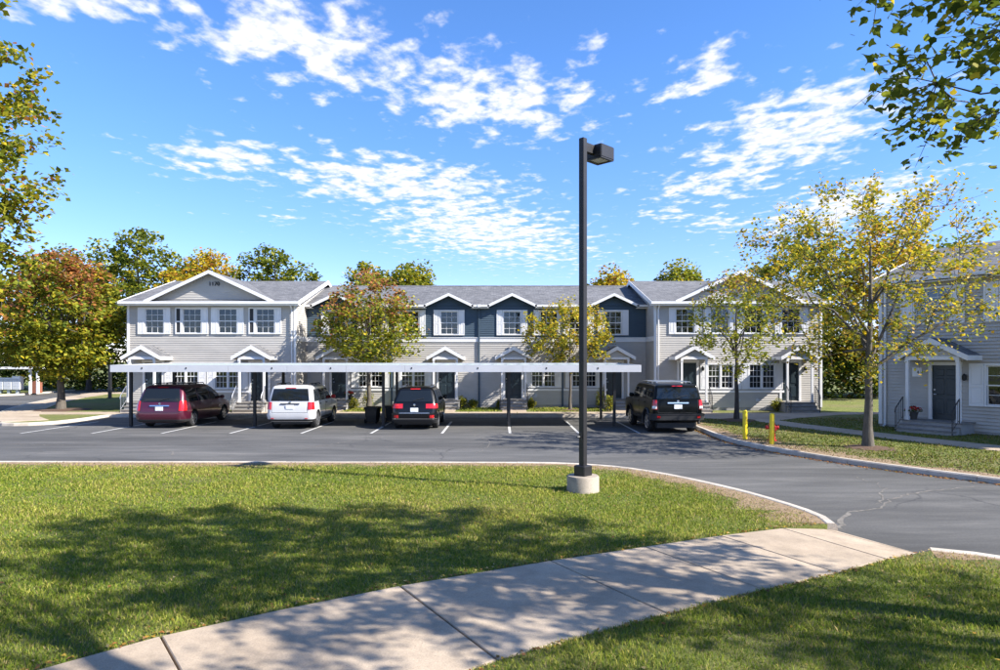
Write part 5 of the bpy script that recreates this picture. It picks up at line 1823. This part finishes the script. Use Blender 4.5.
def tree(name, label, loc, trunk_h, trunk_r, cz, rad, n_clump, n_leaf, size, color, seed, group=None, bark='bark', clump_r=0.8, limbs=7, egg=0.0, twigs=0, tmpl=LEAF4, branch_r=0.02, shell_=0.45, spread=0.8, cut=None, flat=1.0, cat='tree'):
    g = np.random.default_rng(seed)
    T = empty(name, loc, g.uniform(0, 6), label=label, cat=cat, group=group)
    T.rotation_euler = (0, 0, 0)
    rx, ry, rz = rad
    cen = np.array([0, 0, cz])
    # clump centres, spread evenly by dart throwing
    pts = []
    tries = 0
    while len(pts) < n_clump and tries < 20000:
        tries += 1
        u = g.normal(0, 1, 3); u /= np.linalg.norm(u)
        r = (shell_+(1-shell_)*g.random()**0.6)*0.92
        p = u*r
        q = 1.0-egg*p[2]
        p3 = np.array([p[0]*rx*q, p[1]*ry*q, p[2]*rz])
        md = 1.25*(rx*ry*rz/n_clump)**(1/3)*(1.0 if tries < 6000 else 0.6)
        if all(np.sum((p3-o)**2) > md*md for o in pts):
            if cut is None or cut(p3+cen+np.array(loc)):
                pts.append(p3)
    pts = np.array(pts)+cen
    # skeleton
    mb = MB()
    lean = g.normal(0, 0.03, 2)*trunk_h
    zt = min(cz+rz*0.55, trunk_h+(cz+rz-trunk_h)*0.65)
    spine = []
    for k in range(9):
        t = k/8
        z = -0.06+(zt+0.06)*t
        spine.append(Vector((lean[0]*t+g.normal(0, trunk_r*0.14)*(k > 0), lean[1]*t+g.normal(0, trunk_r*0.14)*(k > 0), z)))
    def tr(z):
        t = max(0, min(1, z/zt))
        flare = 1+0.32*math.exp(-z/0.2) if z < 1.5 else 1
        return max(branch_r, trunk_r*(1-0.78*t)*flare)
    mb.tube(spine, [tr(p.z) for p in spine], 10)
    nodes = [(p, tr(p.z)) for p in spine if p.z > trunk_h*0.9]
    for k in range(limbs):
        az = 2*math.pi*k/limbs+g.normal(0, 0.3)
        el = g.uniform(0.25, 1.0)
        zb = trunk_h+(zt-trunk_h)*0.55*(k/limbs)
        st = Vector((lean[0]*zb/zt, lean[1]*zb/zt, zb))
        end = Vector((math.cos(az)*rx*spread*math.cos(el)*0.95, math.sin(az)*ry*spread*math.cos(el)*0.95, min(cz+rz*0.75, zb+(cz+rz*0.7-zb)*(0.35+0.6*el))))
        r0 = tr(zb)*0.62
        line, rr = [], []
        for j in range(7):
            t = j/6
            p = st.lerp(end, t)
            p.z += math.sin(t*math.pi)*rz*0.08*g.uniform(-0.2, 1.2) - (1-t)*t*rz*0.25
            p += Vector(g.normal(0, 0.05*rx*t*(1-t)+0.005, 3))
            line.append(p); rr.append(max(branch_r, r0*(1-0.85*t)))
        mb.tube(line, rr, 7)
        nodes += list(zip(line[1:], rr[1:]))
    NP = np.array([tuple(p) for p, _ in nodes])
    twig_pts, twig_dir = [], []
    order = np.argsort(np.linalg.norm(pts-np.array([0, 0, cz*0.8]), axis=1))
    for i in order:
        c = pts[i]
        d = np.linalg.norm(NP-c, axis=1) + np.where(NP[:, 2] > c[2]+0.1*rz, 1.2*rz, 0.0)
        j = int(np.argmin(d))
        a = Vector(NP[j]); e = Vector(c)
        mid = a.lerp(e, 0.5)+Vector(g.normal(0, 0.06*(e-a).length, 3))-Vector((0, 0, 0.05*(e-a).length))
        r0 = max(branch_r, min(nodes[j][1]*0.6, 0.05+trunk_r*0.12)) if len(nodes) > j else branch_r
        mb.tube([a, mid, e], [r0, max(branch_r*0.8, r0*0.6), branch_r*0.6], 5)
        NP = np.vstack([NP, np.array([tuple(mid), tuple(e)])])
        nodes += [(mid, r0*0.6), (e, branch_r*0.6)]
        for q in range(twigs):
            out = c-np.array([0, 0, cz-rz*0.3]); out = out/np.linalg.norm(out)
            u = out*1.3+g.normal(0, 0.75, 3); u /= np.linalg.norm(u)
            tip = c+u*clump_r*g.uniform(0.7, 1.35)
            mb.tube([tuple(c), tuple((c+tip)/2+g.normal(0, 0.04, 3)), tuple(tip)], [branch_r*0.6, branch_r*0.45, branch_r*0.2], 4, cap=False)
            twig_pts.append((c, tip))
    mb.build('trunk', bark, T, smooth=True, angle=60)
    if twigs:
        tw = np.array(twig_pts)
        k = g.integers(0, len(tw), n_leaf)
        t = g.random(n_leaf)**0.7*1.05
        C = tw[k, 0]+(tw[k, 1]-tw[k, 0])*t[:, None]+g.normal(0, size*0.75, (n_leaf, 3))
    else:
        k = g.integers(0, len(pts), n_leaf)
        u = g.normal(0, 1, (n_leaf, 3)); u /= np.linalg.norm(u, axis=1)[:, None]
        r = g.random(n_leaf)**0.45
        cr = clump_r*g.uniform(0.6, 1.3, len(pts))[k]
        C = pts[k]+u*(r*cr)[:, None]*np.array([1, 1, 0.72*flat])
    if cut is not None:
        ok = np.array([cut(p+np.array(loc)) for p in C])
        C = C[ok]
    rel = (C-cen)/np.array(rad)
    me = leaf_mesh('crown', C, size, color(rel, g), seed+1, tmpl)
    link(me, 'crown', T)
    return T

# colours of the leaves themselves
G_DARK, G_MID, G_LITE = (0.050, 0.085, 0.012), (0.115, 0.155, 0.018), (0.215, 0.240, 0.024)
Y_GRN, YEL, GOLD = (0.350, 0.320, 0.025), (0.560, 0.420, 0.028), (0.500, 0.300, 0.025)
ORG, RUST, BRN = (0.450, 0.190, 0.050), (0.370, 0.145, 0.062), (0.230, 0.135, 0.050)
def col_maple(rel, g):
    n = len(rel)
    low = pick([G_DARK, G_MID, G_LITE, Y_GRN, YEL], [0.2, 1.0, 1.9, 1.5, 0.3], n, g)
    top = pick([ORG, RUST, BRN, G_LITE, Y_GRN], [1.2, 1.7, 0.6, 0.5, 0.5], n, g)
    t = np.clip((rel[:, 2]+0.06)*1.1+g.normal(0, 0.25, n)+0.25*np.sin(rel[:, 0]*5+rel[:, 1]*4), 0, 1)
    return np.where((g.random(n) < t)[:, None], top, low)
def col_yellow(rel, g):
    n = len(rel)
    a = pick([G_LITE, Y_GRN, YEL, GOLD, G_MID], [1.3, 1.6, 1.3, 0.4, 0.6], n, g)
    b = pick([YEL, GOLD, Y_GRN, G_LITE], [1.4, 0.4, 1.2, 0.5], n, g)
    t = np.clip((rel[:, 2])*0.9+0.15+0.3*np.sin(rel[:, 0]*4), 0, 1)
    return np.where((g.random(n) < t)[:, None], b, a)
def col_small(rel, g):
    n = len(rel)
    a = pick([G_LITE, Y_GRN, G_MID, YEL], [2.2, 1.6, 0.4, 0.1], n, g)
    b = pick([BRN, ORG, GOLD, Y_GRN], [1, 0.8, 0.9, 0.6], n, g)
    t = np.clip((rel[:, 2]-0.45)*1.6, 0, 1)
    return np.where((g.random(n) < t)[:, None], b, a)
def mix_of(pal, w):
    return lambda rel, g: pick(pal, w, len(rel), g)
col_green = mix_of([G_DARK, G_MID, G_LITE, Y_GRN], [0.5, 1.5, 1.3, 0.7])
col_olive = mix_of([G_MID, G_LITE, Y_GRN, YEL], [1.0, 1.4, 1.2, 0.4])
col_gold = mix_of([Y_GRN, YEL, GOLD, ORG, G_LITE], [1.2, 1.4, 1.0, 0.5, 0.6])
col_front = mix_of([G_DARK, G_MID, G_LITE, Y_GRN, YEL], [0.4, 1.6, 1.4, 0.5, 0.12])
col_frontl = mix_of([G_MID, G_LITE, Y_GRN, YEL, ORG], [0.9, 1.5, 1.2, 0.3, 0.25])

tree('maple_tree', 'broad maple turning rust-orange on top, on the grass beyond the burgundy minivan', (-23.6, 35.8, LZ), 1.9, 0.21, 5.1, (3.35, 3.2, 3.75), 150, 20000, 0.23, col_maple, 21, clump_r=0.72, egg=0.22, limbs=9)
tree('maple_tree', 'maple with rust-tinted crown growing between the carport and the navy facade', (-6.95, 35.3, LZ), 2.0, 0.13, 4.75, (2.9, 2.3, 2.65), 95, 7500, 0.19, col_maple, 22, clump_r=0.60, egg=0.22, limbs=7, branch_r=0.012)
tree('young_tree', 'small yellow-green tree behind the lamp post against the navy facade', (3.75, 35.6, LZ), 1.9, 0.085, 4.0, (2.4, 1.6, 1.6), 55, 5200, 0.16, col_yellow, 23, clump_r=0.5, limbs=6, branch_r=0.010, twigs=4)
tree('young_tree', 'slender light green tree on the grass behind the yellow bollards', (10.5, 29.6, LZ), 2.1, 0.105, 4.3, (1.95, 1.8, 2.15), 60, 4200, 0.15, col_small, 24, clump_r=0.55, limbs=8, branch_r=0.010, twigs=4, bark='bark_dark')
tree('honey_locust', 'wide open-branched yellow tree with grey trunk in front of the corner house', (11.15, 20.2, LZ), 2.35, 0.135, 5.2, (3.7, 3.1, 2.85), 120, 10500, 0.125, col_yellow, 26, clump_r=0.72, limbs=9, branch_r=0.011, twigs=6, shell_=0.35, spread=0.95)
# big trees outside the picture: two reach in, two unseen ones added for shade
tree('shade_tree', 'large dark green tree whose leafy branches overhang the concrete walk', (6.75, 6.0, LZ), 3.2, 0.24, 7.3, (3.4, 2.6, 3.5), 150, 19000, 0.11, col_front, 31, egg=0.16, clump_r=0.62, limbs=10, branch_r=0.010, twigs=6, tmpl=LEAF_MAPLE, shell_=0.3)
tree('shade_tree', 'unseen tall tree close behind the overhanging one, added to dapple the walk with shade', (4.9, 1.9, LZ), 4.6, 0.26, 9.4, (4.4, 3.4, 3.4), 115, 8500, 0.115, col_front, 37, clump_r=0.7, limbs=9, branch_r=0.010, twigs=6, shell_=0.3)  # stands outside the view, added only to cast shade on the left lawn
tree('shade_tree', 'smaller unseen tree at the road corner, added to shade the grass beside the walk', (12.3, 3.4, LZ), 3.6, 0.2, 7.6, (3.0, 2.1, 2.4), 70, 5500, 0.115, col_front, 39, clump_r=0.62, limbs=8, branch_r=0.010, twigs=6, shell_=0.3)  # also out of view, added to lay shade on the right-hand grass
tree('shade_tree', 'bronze-green tree reaching over the lawn edge opposite the lamp post', (-12.5, 10.4, LZ), 2.2, 0.24, 6.3, (4.5, 4.0, 4.4), 95, 60000, 0.12, col_frontl, 35, clump_r=0.85, limbs=9, branch_r=0.010, twigs=7, shell_=0.6)

# trees behind the houses
BG = [  # X, Y, crown centre z, radii, leaves, colour, label
    (-37.0, 60, 8.0, (5.2, 4.5, 5.6), 'olive', 'olive-green tree rising over the rust maple, nearest the mailboxes'),
    (-31.2, 58, 8.9, (4.2, 4, 5.6), 'green', 'tall green tree standing just behind the gable end of the left wing'),
    (-27.2, 56, 6.2, (2.9, 3, 4.0), 'gold', 'golden tree against the gable end wall of the townhouse row'),
    (-27.0, 62, 8.6, (2.7, 3, 4.2), 'gold', 'thin golden tree showing over the ridge beside the house number gable'),
    (-20.8, 61, 8.7, (4.4, 4, 4.6), 'green', 'rounded dark green tree over the ridge next to the house number gable'),
    (-12.6, 63, 8.2, (3.0, 3, 3.6), 'olive', 'low yellow-green treetop showing over the ridge behind the rust maple'),
    (-8.2, 62, 8.4, (2.3, 2.5, 3.5), 'olive', 'narrow yellow-green treetop beside the maple crown over the navy roof'),
    (10.6, 62, 7.9, (2.1, 2, 3.2), 'gold', 'small golden treetop over the ridge next to the lamp post'),
    (17.0, 63, 8.2, (2.9, 3, 3.6), 'olive', 'yellow-green treetop behind the right wing gable'),
    (23.2, 50, 7.4, (4.2, 4, 5.6), 'olive', 'tall olive tree in the gap between the two houses'),
    (27.2, 46, 7.2, (4.2, 4, 5.6), 'gold', 'golden tree in the gap between the two houses'),
    (33.5, 50, 7.0, (4.2, 4, 5.0), 'green', 'dark green tree rising behind the corner house roof'),
    (-44.0, 66, 7.5, (5.5, 4.5, 5.8), 'green', 'big green tree behind the mailbox shelter roof'),
    (-52.0, 63, 7.0, (5.2, 4.5, 5.4), 'olive', 'olive tree behind the far end of the mailbox shelter'),
]
cols = {'olive': col_olive, 'green': col_green, 'gold': col_gold}
for k, (X, Y, cz, rad, c, lab) in enumerate(BG):
    tree('woodland_tree', lab, (X, Y, LZ), max(1.2, cz-rad[2]*0.85), 0.2, cz, rad, 60, 7500, 0.36, cols[c], 50+k, 'trees behind the houses', clump_r=1.15, limbs=6, bark='bark_dark', branch_r=0.03, shell_=0.3)
# shrubby wood edge that reads as one dark mass
def wood_edge(label, boxes, seed):
    g = np.random.default_rng(seed)
    Cs = []
    for (x0, x1, y0, y1, h, n) in boxes:
        m = 40
        cx = np.column_stack([g.uniform(x0, x1, m), g.uniform(y0, y1, m), g.uniform(0.3, h, m)])
        k = g.integers(0, m, n)
        u = g.normal(0, 1, (n, 3)); u /= np.linalg.norm(u, axis=1)[:, None]
        p = cx[k]+u*(g.random(n)**0.5*1.5)[:, None]
        Cs.append(p[p[:, 2] > 0.05])
    C = np.vstack(Cs)
    me = leaf_mesh('wood_edge', C, 0.36, pick([G_DARK, G_MID, G_LITE, YEL, BRN], [2.2, 1.6, 0.7, 0.25, 0.4], len(C), g), seed+1)
    return tag(link(me, 'wood_edge'), label, 'undergrowth', kind='stuff')
wood_edge('dense dark undergrowth along the wood edge beyond the mailboxes', [(-70, -44, 60, 66, 4.5, 7000), (-46, -24, 60, 66, 4.8, 9000), (-30, -18, 58, 64, 4.5, 4000)], 81)
wood_edge('dense dark undergrowth closing the gap between the two houses', [(17.5, 32, 46, 52, 4.5, 8000), (24, 44, 48, 56, 5, 6000)], 83)

def bush(x, y, rx, rz, label, seed, c=col_olive, n=700, name='shrub'):
    g = np.random.default_rng(seed)
    T = empty(name, (x, y, LZ), label=label, cat='shrub')
    u = g.normal(0, 1, (n, 3)); u /= np.linalg.norm(u, axis=1)[:, None]
    r = g.random(n)**0.4
    lob = 1+0.22*np.sin(u[:, 0]*5+seed)*np.cos(u[:, 2]*4+seed*2)
    C = u*(r*lob)[:, None]*np.array([rx, rx*0.85, rz])+np.array([0, 0, rz*0.95])
    C = C[C[:, 2] > 0.02]
    link(leaf_mesh('foliage', C, 0.085, c((C-np.array([0, 0, rz]))/np.array([rx, rx, rz]), g), seed+1), 'foliage', T)
    s = MB()
    for k in range(5):
        a = k*1.3
        s.tube([(0, 0, -0.02), (math.cos(a)*rx*0.25, math.sin(a)*rx*0.25, rz*0.7), (math.cos(a)*rx*0.6, math.sin(a)*rx*0.6, rz*1.4)], [0.018, 0.012, 0.005], 5)
    s.build('stem', 'bark_dark', T)
for k, a in enumerate([(-2.1, 36.95, 0.36, 0.36, 'round green shrub by the navy downspout, nearer the crossover'), (-1.5, 37.0, 0.30, 0.27, 'low green shrub tucked against the navy downspout'),
                       (1.72, 36.9, 0.32, 0.28, 'low green shrub beside the middle steps, under the twin window'), (0.0, 36.9, 0.22, 0.28, 'small shrub on the downspout side of the middle steps'),
                       (5.55, 36.6, 0.36, 0.62, 'tall upright shrub beside the last navy-unit steps'), (5.75, 34.75, 0.30, 0.45, 'loose leafy plant at the edge of the front walk'),
                       (-8.05, 36.6, 0.34, 0.34, 'leafy shrub next to the red flower pot'), (-7.3, 36.9, 0.34, 0.5, 'pale tall plant under the twin window behind the white SUV'),
                       (14.6, 35.05, 0.42, 0.34, 'round yellow-green shrub beside the right wing steps'), (-5.2, 36.9, 0.4, 0.32, 'shrub behind the maple trunk')]):
    bush(*a, seed=100+k)

def flower_pot(x, y, z, label, s=1.0, rz=0):
    T = empty('flower_pot', (x, y, z), rz, label=label, cat='flower pot')
    p = MB(); p.lathe([(0.10*s, 0), (0.14*s, 0.20*s), (0.155*s, 0.21*s), (0.155*s, 0.25*s), (0.12*s, 0.25*s)], 16); p.build('pot', 'clay_pot', T, smooth=True, angle=40)
    g = np.random.default_rng(int(abs(x)*100))
    n = 260
    u = g.normal(0, 1, (n, 3)); u /= np.linalg.norm(u, axis=1)[:, None]
    u[:, 2] = np.abs(u[:, 2])
    C = u*(0.26*s*g.random((n, 1))**0.3)*np.array([1, 1, 0.75])+np.array([0, 0, 0.26*s])
    red = pick([(0.55, 0.012, 0.02), (0.42, 0.01, 0.02), (0.65, 0.04, 0.03)], [1, 1, 0.6], n, g)
    grn = pick([G_MID, G_DARK], [1, 1], n, g)
    top = (C[:, 2] > 0.32*s) & (g.random(n) < 0.85)
    link(leaf_mesh('blossoms', C[top], 0.065*s, red[top], 5), 'blossoms', T)
    link(leaf_mesh('leaves', C[~top], 0.07*s, grn[~top], 6), 'leaves', T)
ca, sa = math.cos(AH), math.sin(AH)
def nh(lx, ly):
    return (15.4+ca*lx-sa*ly, 27.0+sa*lx+ca*ly)
fx, fy = nh(1.62, -0.72)
flower_pot(fx, fy, LZ+0.421, 'pot of red flowers on the corner house porch beside the dark door', 1.15)
flower_pot(-8.32, 36.75, LZ+0.501, 'pot of red flowers on the porch behind the white SUV', 1.1)
# mulch rings at tree feet
def mulch(x, y, r, label, seed):
    g = random.Random(seed)
    vs = [(0, 0, 0.07)]
    n = 22
    for rr, h in ((0.45, 0.055), (1.0, 0.002)):
        for k in range(n):
            a = 2*math.pi*k/n
            q = r*rr*g.uniform(0.85, 1.12)
            vs.append((math.cos(a)*q, math.sin(a)*q, h))
    fs = [(0, 1+k, 1+(k+1) % n) for k in range(n)] + [(1+k, 1+n+k, 1+n+(k+1) % n, 1+(k+1) % n) for k in range(n)]
    o = MB().add(vs, fs).build('mulch_bed', 'mulch', loc=(x, y, LZ+0.003), smooth=True)
    return tag(o, label, 'mulch', kind='stuff')
mulch(11.15, 20.2, 0.75, 'dark mulch ring at the foot of the open-branched yellow tree', 1)
mulch(-23.6, 35.8, 1.5, 'brown mulch ring under the broad rust maple', 2)
mulch(3.75, 35.6, 0.6, 'mulch ring under the small tree by the navy facade', 3)
mulch(10.5, 29.6, 0.9, 'bare soil ring at the foot of the slender green tree', 4)
